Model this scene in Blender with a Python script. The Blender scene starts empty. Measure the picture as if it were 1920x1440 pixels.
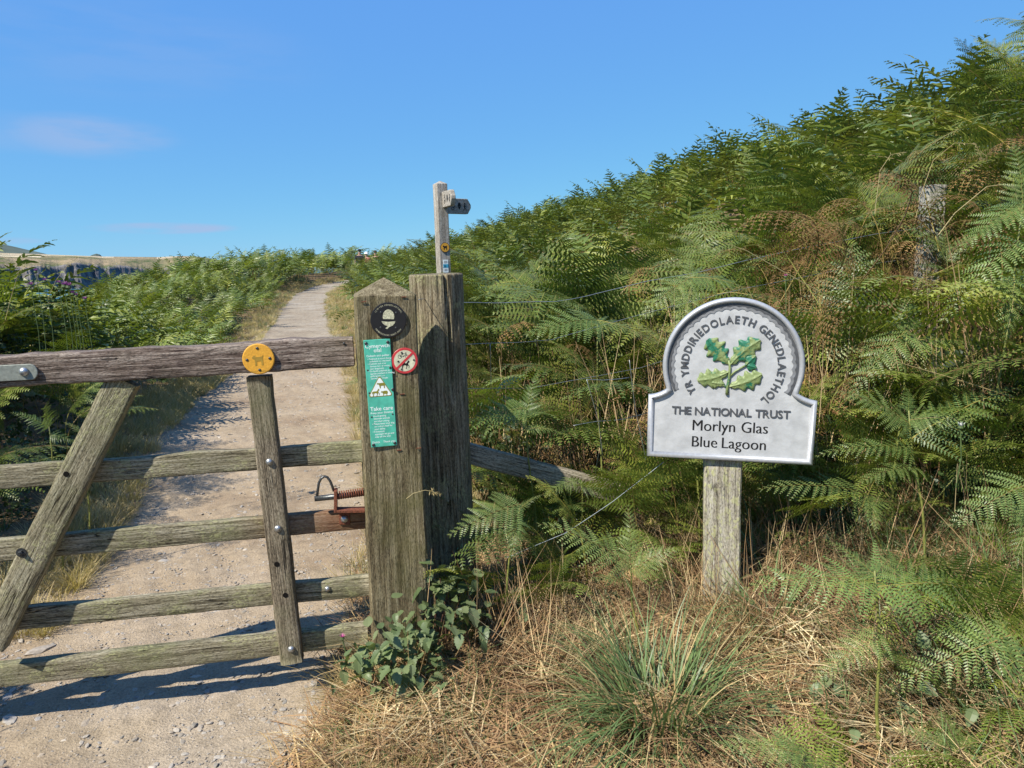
import bpy, bmesh, math, random
import numpy as np
from mathutils import Vector, Matrix, noise as mnoise
random.seed(7); RNG = np.random.default_rng(11)
SC = bpy.context.scene
COL = SC.collection
# ------------------------------------------------------------------ camera
F = 1360.0; PITCH = math.radians(9.3); ROLL = math.radians(1.3); CAMZ = 1.6
cam_d = bpy.data.cameras.new('camera'); cam = bpy.data.objects.new('camera', cam_d); COL.objects.link(cam)
cam_d.sensor_width = 36; cam_d.lens = 36 * F / 1920; cam_d.clip_end = 80000; cam_d.clip_start = 0.05
CM = Matrix.Translation((0, 0, CAMZ)) @ Matrix.Rotation(math.pi / 2 - PITCH, 4, 'X') @ Matrix.Rotation(-ROLL, 4, 'Z')
cam.matrix_world = CM; SC.camera = cam
# ------------------------------------------------------------------ sky, sun, exposure
SUN = Vector((0.50, 0.45, -0.74)).normalized()          # direction the light travels
W = bpy.data.worlds.new('World'); SC.world = W; W.use_nodes = True
SC.view_settings.view_transform = 'Standard'; SC.view_settings.look = 'None'
SC.view_settings.gamma = 1; SC.view_settings.use_curve_mapping = False; SC.view_settings.exposure = 0.72
def build_world():
    nt = W.node_tree; N = nt.nodes; L = nt.links; N.clear()
    out = N.new('ShaderNodeOutputWorld'); bg = N.new('ShaderNodeBackground'); sk = N.new('ShaderNodeTexSky')
    sk.sky_type = 'NISHITA'; sk.sun_disc = False
    sk.sun_elevation = math.asin(-SUN.z); sk.sun_rotation = math.atan2(-SUN.x, -SUN.y)
    sk.altitude = 30; sk.air_density = 1.0; sk.dust_density = 0.0; sk.ozone_density = 6.0
    hs = N.new('ShaderNodeVectorMath'); hs.operation = 'MULTIPLY_ADD'      # even colour grade of the whole sky
    L.new(sk.outputs[0], hs.inputs[0]); hs.inputs[1].default_value = (.27, .42, .10); hs.inputs[2].default_value = (.70, 1.90, 6.1)
    # thin pale cloud streaks, placed by direction
    tc = N.new('ShaderNodeTexCoord'); nz = N.new('ShaderNodeTexNoise'); nz.inputs['Scale'].default_value = 9; nz.inputs['Detail'].default_value = 6
    mp = N.new('ShaderNodeMapping'); mp.inputs['Scale'].default_value = (1, 1, 5); L.new(tc.outputs['Generated'], mp.inputs[0]); L.new(mp.outputs[0], nz.inputs['Vector'])
    last = None
    for (px, py, wx, wz, amp) in ((165, 255, .085, .022, .5), (310, 428, .075, .0065, 1.), (240, 90, .2, .05, .12), (60, 250, .14, .02, .2), (20, 452, .03, .004, .5)):
        d = CM.to_3x3() @ Vector(((px - 960) / F, (720 - py) / F, -1)); d.normalize()
        side = Vector((d.y, -d.x, 0)).normalized()
        def dot(vec, w):
            s = N.new('ShaderNodeVectorMath'); s.operation = 'SUBTRACT'; L.new(tc.outputs['Generated'], s.inputs[0]); s.inputs[1].default_value = d
            v = N.new('ShaderNodeVectorMath'); v.operation = 'DOT_PRODUCT'; L.new(s.outputs[0], v.inputs[0]); v.inputs[1].default_value = vec
            m = N.new('ShaderNodeMath'); m.operation = 'DIVIDE'; L.new(v.outputs['Value'], m.inputs[0]); m.inputs[1].default_value = w
            q = N.new('ShaderNodeMath'); q.operation = 'POWER'; ab = N.new('ShaderNodeMath'); ab.operation = 'ABSOLUTE'; L.new(m.outputs[0], ab.inputs[0]); L.new(ab.outputs[0], q.inputs[0]); q.inputs[1].default_value = 2
            return q
        a = dot(side, wx); b = dot(Vector((0, 0, 1)), wz)
        s = N.new('ShaderNodeMath'); s.operation = 'ADD'; L.new(a.outputs[0], s.inputs[0]); L.new(b.outputs[0], s.inputs[1])
        mr = N.new('ShaderNodeMapRange'); mr.interpolation_type = 'SMOOTHSTEP'; L.new(s.outputs[0], mr.inputs[0]); mr.inputs[1].default_value = 1.6; mr.inputs[2].default_value = 0; mr.inputs[3].default_value = 0; mr.inputs[4].default_value = amp
        if last is None: last = mr
        else:
            mx = N.new('ShaderNodeMath'); mx.operation = 'MAXIMUM'; L.new(last.outputs[0], mx.inputs[0]); L.new(mr.outputs[0], mx.inputs[1]); last = mx
    r = N.new('ShaderNodeMapRange'); L.new(nz.outputs[0], r.inputs[0]); r.inputs[1].default_value = .38; r.inputs[2].default_value = .62
    f = N.new('ShaderNodeMath'); f.operation = 'MULTIPLY'; L.new(last.outputs[0], f.inputs[0]); L.new(r.outputs[0], f.inputs[1])
    mx = N.new('ShaderNodeMixRGB'); L.new(f.outputs[0], mx.inputs[0]); L.new(hs.outputs[0], mx.inputs[1]); mx.inputs[2].default_value = (3.1, 3.9, 5.9, 1)
    L.new(mx.outputs[0], bg.inputs[0]); bg.inputs[1].default_value = 0.080; L.new(bg.outputs[0], out.inputs[0])
build_world()
sd = bpy.data.lights.new('sun', 'SUN'); sd.energy = 5.0; sd.angle = math.radians(0.5); sd.color = (1, .94, .83)
so = bpy.data.objects.new('sun', sd); COL.objects.link(so); so.rotation_euler = SUN.to_track_quat('-Z', 'Y').to_euler(); so.location = (-6, -5, 9)

# ------------------------------------------------------------------ helpers
CR = CM.to_3x3()
def ray(px, py): return CR @ Vector(((px - 960) / F, (720 - py) / F, -1))
def P(px, py, Y):                                        # the point seen at a pixel on the upright plane y = Y
    d = ray(px, py); return Vector((0, 0, CAMZ)) + d * (Y / d.y)
def PG(px, py, lift=0):                                  # the ground point seen at a pixel
    d = ray(px, py); t = 0.3
    while t < 80:
        q = Vector((0, 0, CAMZ)) + d * t
        if q.z <= hz(q.x, q.y) + lift: return q
        t += 0.01 if t < 6 else .05
    return q
def tag(o, label=None, cat=None, group=None, kind=None):
    if label: o['label'] = label
    if cat: o['category'] = cat
    if group: o['group'] = group
    if kind: o['kind'] = kind
    return o
def empty(name, loc, label, cat, group=None, rz=0):
    o = bpy.data.objects.new(name, None); COL.objects.link(o); o.location = loc; o.rotation_euler = (0, 0, rz); o.empty_display_size = .1
    return tag(o, label, cat, group)
def mk(name, V, Fc, mats=None, parent=None, smooth=False, fm=None, link=True, M=None):
    me = bpy.data.meshes.new(name)
    me.from_pydata([tuple(v) for v in V], [], [tuple(int(i) for i in f) for f in Fc]); me.update()
    for m in (mats if isinstance(mats, (list, tuple)) else [mats]):
        if m: me.materials.append(m)
    if fm is not None: me.polygons.foreach_set('material_index', np.asarray(fm, dtype=np.int32))
    if smooth: me.polygons.foreach_set('use_smooth', np.ones(len(me.polygons), dtype=bool))
    return lk(name, me, parent, M) if link else me
def lk(name, me, parent=None, M=None):
    o = bpy.data.objects.new(name, me); COL.objects.link(o)
    if parent: o.parent = parent
    if M is not None: o.matrix_basis = M
    return o
def bev(o, w=.003, seg=2):
    m = o.modifiers.new('bevel', 'BEVEL'); m.width = w; m.segments = seg; m.limit_method = 'ANGLE'; return o
def frame(o, x, y, z):                                   # matrix with axes x, y, z at o
    return Matrix((( x.x, y.x, z.x, o.x), (x.y, y.y, z.y, o.y), (x.z, y.z, z.z, o.z), (0, 0, 0, 1)))
def tube(pts, rad, n=8, cap=True):
    pts = [Vector(p) for p in pts]; V = []; Fc = []
    rad = rad if isinstance(rad, (list, tuple)) else [rad] * len(pts)
    up = Vector((0, 0, 1)); pu = None
    for i, p in enumerate(pts):
        t = (pts[min(i + 1, len(pts) - 1)] - pts[max(i - 1, 0)]).normalized()
        if pu is None:
            pu = up if abs(t.z) < .9 else Vector((1, 0, 0))
        a = (pu - t * pu.dot(t)).normalized(); pu = a; b = t.cross(a)
        for k in range(n):
            q = 2 * math.pi * k / n; V.append(p + (a * math.cos(q) + b * math.sin(q)) * rad[i])
    for i in range(len(pts) - 1):
        for k in range(n): Fc.append((i * n + k, i * n + (k + 1) % n, (i + 1) * n + (k + 1) % n, (i + 1) * n + k))
    if cap: Fc.append(tuple(range(n - 1, -1, -1))); Fc.append(tuple((len(pts) - 1) * n + k for k in range(n)))
    return V, Fc
def lathe(prof, n=20):                                   # prof: (r, z) from the rim to the top
    V = []; Fc = []
    for (r, z) in prof:
        for k in range(n): V.append((r * math.cos(2 * math.pi * k / n), r * math.sin(2 * math.pi * k / n), z))
    for i in range(len(prof) - 1):
        for k in range(n): Fc.append((i * n + k, i * n + (k + 1) % n, (i + 1) * n + (k + 1) % n, (i + 1) * n + k))
    Fc.append(tuple((len(prof) - 1) * n + k for k in range(n))); Fc.append(tuple(range(n - 1, -1, -1)))
    return V, Fc
def joinvf(lst):
    V = []; Fc = []
    for v, f in lst:
        o = len(V); V += list(v); Fc += [tuple(i + o for i in q) for q in f]
    return V, Fc
def boxvf(x0, x1, y0, y1, z0, z1):
    V = [(x, y, z) for z in (z0, z1) for y in (y0, y1) for x in (x0, x1)]
    return V, [(0, 2, 3, 1), (4, 5, 7, 6), (0, 1, 5, 4), (2, 6, 7, 3), (0, 4, 6, 2), (1, 3, 7, 5)]
def extr(pts, z0, z1):                                   # flat outline (x, y) raised from z0 to z1; ccw
    n = len(pts); a = sum(pts[i][0] * pts[(i + 1) % n][1] - pts[(i + 1) % n][0] * pts[i][1] for i in range(n))
    if a < 0: pts = pts[::-1]
    V = [(x, y, z0) for x, y in pts] + [(x, y, z1) for x, y in pts]
    return V, [tuple(range(n, 2 * n)), tuple(range(n - 1, -1, -1))] + [(i, (i + 1) % n, n + (i + 1) % n, n + i) for i in range(n)]
def n3(x, y=0, z=0): return mnoise.noise(Vector((x, y, z)))

# ------------------------------------------------------------------ materials
def nmat(name):
    m = bpy.data.materials.new(name); m.use_nodes = True; nt = m.node_tree; nt.nodes.clear()
    o = nt.nodes.new('ShaderNodeOutputMaterial'); return m, nt, nt.nodes, nt.links, o
def c4(c): return (c[0], c[1], c[2], 1)
def ramp(N, stops, interp='LINEAR'):
    r = N.new('ShaderNodeValToRGB'); r.color_ramp.interpolation = interp; e = r.color_ramp.elements
    while len(e) < len(stops): e.new(.5)
    for i, (p, c) in enumerate(stops): e[i].position = p; e[i].color = c4(c) if not isinstance(c, (int, float)) else (c, c, c, 1)
    return r
def noise_n(N, L, vec, scale, detail=4, rough=.55, dist=0):
    n = N.new('ShaderNodeTexNoise'); n.inputs['Scale'].default_value = scale; n.inputs['Detail'].default_value = detail; n.inputs['Roughness'].default_value = rough; n.inputs['Distortion'].default_value = dist
    if vec is not None: L.new(vec, n.inputs['Vector'])
    return n
def mixc(N, L, f, a, b, mode='MIX'):
    m = N.new('ShaderNodeMixRGB'); m.blend_type = mode
    for s, v in ((0, f), (1, a), (2, b)):
        if isinstance(v, (int, float)): m.inputs[s].default_value = v if s == 0 else (v, v, v, 1)
        elif isinstance(v, tuple): m.inputs[s].default_value = c4(v)
        else: L.new(v, m.inputs[s])
    return m.outputs[0]
def math_n(N, L, op, a, b=0.):
    m = N.new('ShaderNodeMath'); m.operation = op
    for s, v in ((0, a), (1, b)):
        if isinstance(v, (int, float)): m.inputs[s].default_value = v
        else: L.new(v, m.inputs[s])
    return m.outputs[0]
def bump_n(N, L, h, dist, strength=1., norm=None):
    b = N.new('ShaderNodeBump'); b.inputs['Distance'].default_value = dist; b.inputs['Strength'].default_value = strength; L.new(h, b.inputs['Height'])
    if norm is not None: L.new(norm, b.inputs['Normal'])
    return b.outputs[0]
def flat(name, col, rough=.6, metal=0., spec=.4, var=.12, bump=0., scale=60):
    m, nt, N, L, o = nmat(name); b = N.new('ShaderNodeBsdfPrincipled'); L.new(b.outputs[0], o.inputs[0])
    b.inputs['Roughness'].default_value = rough; b.inputs['Metallic'].default_value = metal; b.inputs['Specular IOR Level'].default_value = spec
    tc = N.new('ShaderNodeTexCoord'); n = noise_n(N, L, tc.outputs['Object'], scale, 5)
    r = ramp(N, [(.3, tuple(max(0, c * (1 - var * 2)) for c in col)), (.7, tuple(c * (1 + var) for c in col))]); L.new(n.outputs[0], r.inputs[0]); L.new(r.outputs[0], b.inputs['Base Color'])
    if bump: L.new(bump_n(N, L, n.outputs[0], bump), b.inputs['Normal'])
    return m
def leafmat(name, cols, trans=.35, rough=.5, patch=.35, spec=.35, wscale=.8):
    m, nt, N, L, o = nmat(name); oi = N.new('ShaderNodeObjectInfo'); g = N.new('ShaderNodeNewGeometry')
    r = ramp(N, [(i / (len(cols) - 1) if len(cols) > 1 else 0, c) for i, c in enumerate(cols)]); L.new(oi.outputs['Random'], r.inputs[0])
    n = noise_n(N, L, g.outputs['Position'], wscale, 3)
    rr = ramp(N, [(.3, 1 - patch), (.7, 1 + patch)]); L.new(n.outputs[0], rr.inputs[0])
    ri = ramp(N, [(0, .75), (1, 1.3)]); L.new(g.outputs['Random Per Island'], ri.inputs[0])
    c = mixc(N, L, 1., r.outputs[0], rr.outputs[0], 'MULTIPLY'); c = mixc(N, L, 1., c, ri.outputs[0], 'MULTIPLY')
    b = N.new('ShaderNodeBsdfPrincipled'); b.inputs['Roughness'].default_value = rough; b.inputs['Specular IOR Level'].default_value = spec; L.new(c, b.inputs['Base Color'])
    t = N.new('ShaderNodeBsdfTranslucent'); tcol = mixc(N, L, 1., c, (1.25, 1.35, .55), 'MULTIPLY'); L.new(tcol, t.inputs[0])
    mx = N.new('ShaderNodeMixShader'); mx.inputs[0].default_value = trans; L.new(b.outputs[0], mx.inputs[1]); L.new(t.outputs[0], mx.inputs[2]); L.new(mx.outputs[0], o.inputs[0])
    return m
def woodmat(name, dark, mid, light, axis='X', algae=(.13, .14, .06), alg=.4, lichen=0., grain=1., bump=.004, rust=None, checks=1.):
    """Weathered timber: grain runs along the local axis; algae, lichen and checks on top."""
    m, nt, N, L, o = nmat(name); b = N.new('ShaderNodeBsdfPrincipled'); L.new(b.outputs[0], o.inputs[0]); b.inputs['Roughness'].default_value = .88; b.inputs['Specular IOR Level'].default_value = .2
    tc = N.new('ShaderNodeTexCoord'); oi = N.new('ShaderNodeObjectInfo')
    add = N.new('ShaderNodeVectorMath'); add.operation = 'ADD'; L.new(tc.outputs['Object'], add.inputs[0])
    cb = N.new('ShaderNodeCombineXYZ'); q = math_n(N, L, 'MULTIPLY', oi.outputs['Random'], 9.); L.new(q, cb.inputs[0]); L.new(q, cb.inputs[1]); L.new(q, cb.inputs[2]); L.new(cb.outputs[0], add.inputs[1])
    def mapped(sl, sc):
        mp = N.new('ShaderNodeMapping'); s = [sc, sc, sc]; s['XYZ'.index(axis)] = sl; mp.inputs['Scale'].default_value = s; L.new(add.outputs[0], mp.inputs[0]); return mp.outputs[0]
    g1 = noise_n(N, L, mapped(2.4 * grain, 60 * grain), 1, 8, .68, 1.1)
    g2 = noise_n(N, L, mapped(14 * grain, 330 * grain), 1, 6, .7, .5)
    gg = mixc(N, L, .45, g1.outputs[0], g2.outputs[0])
    r = ramp(N, [(.40, dark), (.48, mid), (.58, light)]); L.new(gg, r.inputs[0]); c = r.outputs[0]
    pit = noise_n(N, L, mapped(90, 260), 1, 4, .7); pr_ = ramp(N, [(.38, .45), (.5, 1.), (.66, 1.22)]); L.new(pit.outputs[0], pr_.inputs[0]); c = mixc(N, L, 1., c, pr_.outputs[0], 'MULTIPLY')
    bigm = noise_n(N, L, add.outputs[0], 4.5, 4, .6)
    a = ramp(N, [(.45, 0.), (.68, alg)]); L.new(bigm.outputs[0], a.inputs[0]); c = mixc(N, L, a.outputs[0], c, algae)
    # checks and cracks along the grain
    ck = noise_n(N, L, mapped(1.1, 26), 1, 2, .5, 1.2)
    cr = ramp(N, [(.485, 0.), (.5, checks), (.515, 0.)]); L.new(ck.outputs[0], cr.inputs[0])
    msk = noise_n(N, L, add.outputs[0], 6, 2); mr = ramp(N, [(.5, 0.), (.6, 1.)]); L.new(msk.outputs[0], mr.inputs[0])
    crk = math_n(N, L, 'MULTIPLY', cr.outputs[0], mr.outputs[0]); c = mixc(N, L, crk, c, tuple(v * .3 for v in dark))
    h = math_n(N, L, 'SUBTRACT', mixc(N, L, .25, gg, pit.outputs[0]), math_n(N, L, 'MULTIPLY', crk, .8))
    if lichen:
        v = N.new('ShaderNodeTexVoronoi'); v.inputs['Scale'].default_value = 95 if lichen < .9 else 60; mp = N.new('ShaderNodeMapping'); s = [1, 1, 1]; s['XYZ'.index(axis)] = .6; mp.inputs['Scale'].default_value = s; L.new(add.outputs[0], mp.inputs[0])
        nn = noise_n(N, L, mp.outputs[0], 30, 3); wv = mixc(N, L, .06, mp.outputs[0], nn.outputs['Color']); L.new(wv, v.inputs['Vector'])
        vr = ramp(N, [(.30, 1.), (.5, 0.)]); L.new(v.outputs['Distance'], vr.inputs[0])
        lm = noise_n(N, L, add.outputs[0], 9, 3); lr = ramp(N, [(.5 - lichen * .25, 0.), (.6, 1.)]); L.new(lm.outputs[0], lr.inputs[0])
        lf = math_n(N, L, 'MULTIPLY', vr.outputs[0], lr.outputs[0]); lf = math_n(N, L, 'MULTIPLY', lf, .85 if lichen > .9 else .4)
        c = mixc(N, L, lf, c, (.42, .42, .2)); h = math_n(N, L, 'ADD', h, math_n(N, L, 'MULTIPLY', lf, .25))
    if rust is not None:
        x0, x1 = rust; sp = N.new('ShaderNodeSeparateXYZ'); L.new(tc.outputs['Object'], sp.inputs[0])
        w = math_n(N, L, 'ADD', sp.outputs[0], math_n(N, L, 'MULTIPLY', math_n(N, L, 'SUBTRACT', bigm.outputs[0], .5), .12))
        rm = N.new('ShaderNodeMapRange'); L.new(w, rm.inputs[0]); rm.inputs[1].default_value = x0; rm.inputs[2].default_value = x1
        c = mixc(N, L, math_n(N, L, 'MULTIPLY', rm.outputs[0], math_n(N, L, 'ADD', .15, g1.outputs[0])), c, (.20, .075, .035))
    L.new(c, b.inputs['Base Color']); L.new(bump_n(N, L, h, bump), b.inputs['Normal'])
    return m
M_RAIL_TOP = woodmat('weathered_top_rail', (.035, .022, .018), (.15, .11, .088), (.36, .30, .25), 'X', alg=.1, bump=.009, checks=1.)
M_RAIL = woodmat('weathered_rail', (.055, .046, .028), (.19, .165, .105), (.36, .325, .235), 'X', alg=.45, bump=.007, lichen=.2)
M_RAILR = woodmat('weathered_rail_rusty', (.055, .046, .028), (.19, .165, .105), (.36, .325, .235), 'X', alg=.45, bump=.007, lichen=.2, rust=(1.0, 1.36))
M_STILE = woodmat('weathered_stile', (.04, .03, .02), (.15, .12, .08), (.30, .255, .18), 'X', alg=.35, bump=.006)
M_BRACE = woodmat('weathered_brace', (.06, .05, .03), (.2, .175, .11), (.36, .33, .23), 'X', alg=.4, bump=.007, lichen=.2)
M_POST = woodmat('gatepost_oak', (.065, .045, .024), (.155, .125, .068), (.28, .235, .145), 'Z', algae=(.10, .10, .03), alg=.6, bump=.008, grain=.9, checks=.2)
M_ROUND = woodmat('round_post', (.06, .043, .025), (.17, .135, .08), (.32, .275, .185), 'Z', alg=.35, bump=.008, lichen=.2, checks=1.)
M_SIGNPOST = woodmat('pale_post', (.17, .14, .11), (.30, .265, .22), (.47, .44, .39), 'Z', alg=.05, bump=.002)
M_TRUSTPOST = woodmat('lichen_post', (.16, .14, .10), (.28, .25, .19), (.42, .39, .32), 'Z', alg=.2, bump=.003, lichen=1.)
M_PLANK = woodmat('fence_plank', (.08, .06, .04), (.24, .20, .14), (.40, .35, .26), 'X', alg=.3, bump=.004)
M_GALV = flat('galvanised', (.42, .43, .43), .38, .8, .5, .15, .0005, 90)
M_STRAP = flat('painted_strap', (.24, .255, .22), .55, .3, .4, .12, .0008, 120)
M_RUST = flat('rust', (.19, .065, .035), .85, .1, .3, .4, .001, 220)
M_STEEL = flat('dark_steel', (.09, .095, .095), .4, .7, .5, .3, .0004, 150)
M_HOLE = flat('bolt_hole_shade', (.008, .007, .006), .9, 0, .1, .05)
M_YEL = flat('yellow_disc', (.66, .33, .035), .5, 0, .4, .12, .0006, 160)
M_YELD = flat('yellow_relief', (.36, .22, .03), .55, 0, .4, .12)
M_BLACK = flat('black_disc', (.012, .012, .013), .35, 0, .5, .1)
M_CREAM = flat('cream_print', (.56, .54, .36), .5, 0, .4, .3, 0, 180)
M_RED = flat('red_ring', (.55, .045, .05), .4, 0, .5, .12)
M_PALE = flat('pale_disc', (.62, .60, .42), .45, 0, .4, .15)
M_INK = flat('black_ink', (.012, .011, .011), .5, 0, .3, .05)
M_TEAL = flat('teal_plaque', (.085, .46, .33), .42, 0, .45, .12, .0003, 40)
M_WHITE = flat('white_print', (.78, .83, .80), .5, 0, .4, .06)
M_BLUE = flat('blue_print', (.06, .36, .52), .45, 0, .4, .1)
M_OLIVE = flat('olive_print', (.24, .22, .03), .5, 0, .4, .1)
M_SFRAME = flat('silver_frame', (.38, .39, .41), .42, .25, .5, .07, .0004, 90)
M_SFACE = flat('silver_face', (.43, .437, .442), .5, .1, .45, .10, .0026, 17)
M_SBAND = flat('grey_band', (.20, .205, .215), .6, .1, .4, .15)
M_SLET = flat('grey_letter', (.075, .078, .085), .5, .1, .45, .15)
M_OAKL = flat('oak_leaf_paint', (.20, .27, .085), .5, 0, .4, .25, .0006, 60)
M_OAKD = flat('oak_leaf_dark', (.02, .15, .085), .5, 0, .4, .25, .0006, 60)

# ------------------------------------------------------------------ terrain
YK = [-6, 1.5, 3, 4.5, 6, 8.6, 11, 18, 26, 32, 37, 42, 48, 56, 80]
PXK = [-.4, -1.0, -1.32, -1.62, -2.1, -2.8, -3.4, -5.2, -7.3, -8.7, -9.3, -8.6, -6.2, -2.5, 4]
PZK = [0, 0, 0, 0, .01, .03, .06, .16, .36, .52, .72, .95, 1.1, 1.1, .6]
WLK = [1.6, 1.5, .9, .98, 1.08, 1.1, 1.0, .85, .8, .8, .8, .8, .8, .8, .8]
WRK = [.5, .45, .62, .8, .9, .95, .95, .8, .8, .8, .8, .8, .8, .8, .8]
def path_x(y): return np.interp(y, YK, PXK)
def fbm(x, y, s, seed=0.):
    return (np.sin(x * s * 1.3 + y * s * .7 + seed) + np.sin(x * s * .6 - y * s * 1.7 + seed * 2.1 + 1) + .6 * np.sin(x * s * 2.9 + y * s * 2.3 + seed * 3.3)) / 2.6
def height(x, y):
    x = np.asarray(x, float); y = np.asarray(y, float)
    s = x - path_x(y); pz = np.interp(y, YK, PZK)
    wr = np.interp(y, YK, WRK); wl = np.interp(y, YK, WLK)
    tr = np.clip(s - wr, 0, None); tl = np.clip(-s - wl, 0, None)
    bank = np.interp(tr, [0, .5, 1.5, 3.4, 5.2, 7.4, 10, 20, 60, 200], [0, .07, .24, .80, 1.62, 2.60, 3.10, 3.3, 2.4, -20])
    bank = bank * (1 - .40 * np.clip((y - 14) / 20, 0, 1))
    left = np.interp(tl, [0, .4, 1.6, 3.5, 7, 30, 120, 400], [0, .06, .24, .36, -.1, -7, -28, -60])
    left = left - .38 * np.clip((y - 9) / 6, 0, 1) * np.clip(tl / 1.5, 0, 1) * np.clip((26 - y) / 6, 0, 1)
    left = left + .42 * np.exp(-((x + 4.9) / 1.3) ** 2 - ((y - 6.3) / 1.9) ** 2)
    bank = bank + .50 * np.exp(-((x - 5.6) / 1.2) ** 2 - ((y - 7.0) / 1.6) ** 2)
    z = pz + bank + left
    z = z - np.clip(y - 62, 0, None) * .18
    z = z + .10 * np.exp(-((x + .2) / .42) ** 2 - ((y - 2.6) / .5) ** 2)
    z = z + .03 * fbm(x, y, 1.7, 1) * np.clip((tr + tl) * 1.5, 0, 1) + .008 * fbm(x, y, 4.1, 2)
    return z
def hz(x, y): return float(height(x, y))
def axis(parts):
    out = []
    for a, b, d in parts: out += list(np.arange(a, b, d))
    return np.array(out + [parts[-1][1]])
def sheet(name, xs, ys, mat, lift=0, zf=height):
    X, Y = np.meshgrid(xs, ys); Z = zf(X, Y) + lift
    nx, ny = len(xs), len(ys); V = np.stack([X, Y, Z], -1).reshape(-1, 3)
    i = np.arange(nx - 1); j = np.arange(ny - 1)[:, None]; a = (j * nx + i).ravel()
    return V, np.stack([a, a + 1, a + nx + 1, a + nx], -1)
def np_mesh(name, V, Fq, mats, parent=None, smooth=True, fm=None, link=True):
    me = bpy.data.meshes.new(name); n = len(V); Fq = np.asarray(Fq, np.int32); k = Fq.shape[1]
    me.vertices.add(n); me.vertices.foreach_set('co', np.asarray(V, np.float32).ravel())
    me.loops.add(Fq.size); me.loops.foreach_set('vertex_index', Fq.ravel()); me.polygons.add(len(Fq))
    me.polygons.foreach_set('loop_start', np.arange(len(Fq), dtype=np.int32) * k)
    if smooth: me.polygons.foreach_set('use_smooth', np.ones(len(Fq), bool))
    for m in mats: me.materials.append(m)
    if fm is not None: me.polygons.foreach_set('material_index', np.asarray(fm, np.int32))
    me.update(calc_edges=True); me.validate()
    return lk(name, me, parent) if link else me
def groundmat():
    m, nt, N, L, o = nmat('ground_litter'); b = N.new('ShaderNodeBsdfPrincipled'); L.new(b.outputs[0], o.inputs[0]); b.inputs['Roughness'].default_value = .95; b.inputs['Specular IOR Level'].default_value = .1
    g = N.new('ShaderNodeNewGeometry'); n1 = noise_n(N, L, g.outputs['Position'], 1.6, 5); n2 = noise_n(N, L, g.outputs['Position'], 60, 4)
    r = ramp(N, [(.35, (.09, .06, .032)), (.5, (.19, .13, .075)), (.65, (.26, .20, .11))]); L.new(mixc(N, L, .5, n1.outputs[0], n2.outputs[0]), r.inputs[0])
    L.new(r.outputs[0], b.inputs['Base Color']); L.new(bump_n(N, L, n2.outputs[0], .02), b.inputs['Normal']); return m
def pathmat():
    m, nt, N, L, o = nmat('gravel_path'); b = N.new('ShaderNodeBsdfPrincipled'); L.new(b.outputs[0], o.inputs[0]); b.inputs['Roughness'].default_value = .93; b.inputs['Specular IOR Level'].default_value = .15
    g = N.new('ShaderNodeNewGeometry'); pos = g.outputs['Position']
    n1 = noise_n(N, L, pos, 1.1, 4); n2 = noise_n(N, L, pos, 14, 5, .65); n3_ = noise_n(N, L, pos, 120, 3, .7)
    base = ramp(N, [(.3, (.25, .18, .115)), (.5, (.325, .25, .165)), (.72, (.385, .31, .225))]); L.new(n1.outputs[0], base.inputs[0])
    fine = ramp(N, [(.3, .62), (.5, 1.), (.7, 1.22)]); L.new(n3_.outputs[0], fine.inputs[0]); c = mixc(N, L, 1., base.outputs[0], fine.outputs[0], 'MULTIPLY')
    med = ramp(N, [(.3, .78), (.6, 1.08)]); L.new(n2.outputs[0], med.inputs[0]); c = mixc(N, L, 1., c, med.outputs[0], 'MULTIPLY')
    # grey metalled strip far up and grey packed stone dust near the camera
    sp = N.new('ShaderNodeSeparateXYZ'); L.new(pos, sp.inputs[0])
    gr = ramp(N, [(0, .8), (.06, .6), (.12, .0), (.42, 0.), (.60, .75), (1, .9)]); yy = math_n(N, L, 'DIVIDE', sp.outputs[1], 28.); L.new(math_n(N, L, 'ADD', yy, 0.), gr.inputs[0])
    c = mixc(N, L, gr.outputs[0], c, mixc(N, L, 1., c, (.86, .95, 1.08), 'MULTIPLY'))
    v = N.new('ShaderNodeTexVoronoi'); v.inputs['Scale'].default_value = 70; L.new(mixc(N, L, .02, pos, n2.outputs['Color']), v.inputs['Vector'])
    vr = ramp(N, [(0, 1.), (.35, 0.)]); L.new(v.outputs['Distance'], vr.inputs[0])
    vc = ramp(N, [(.55, 0.), (.8, 1.)]); sp2 = N.new('ShaderNodeSeparateColor'); L.new(v.outputs['Color'], sp2.inputs[0]); L.new(sp2.outputs[0], vc.inputs[0])
    st = math_n(N, L, 'MULTIPLY', vr.outputs[0], vc.outputs[0]); c = mixc(N, L, math_n(N, L, 'MULTIPLY', st, .6), c, (.46, .43, .40))
    L.new(c, b.inputs['Base Color'])
    h = mixc(N, L, .5, n2.outputs[0], n3_.outputs[0]); h = math_n(N, L, 'ADD', h, math_n(N, L, 'MULTIPLY', st, .35))
    L.new(bump_n(N, L, h, .012), b.inputs['Normal']); return m
M_GROUND = groundmat(); M_PATH = pathmat()
xs = axis([(-420, -60, 12), (-60, -16, 2), (-16, -5, .5), (-5, 4, .12), (4, 16, .5), (16, 60, 3), (60, 200, 14)])
ys = axis([(-30, -2, 2), (-2, 0, .3), (0, 7, .12), (7, 20, .4), (20, 62, 1), (62, 400, 15)])
v, f = sheet('g', xs, ys, None); go = np_mesh('ground', v, f, [M_GROUND]); tag(go, kind='structure')
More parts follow.
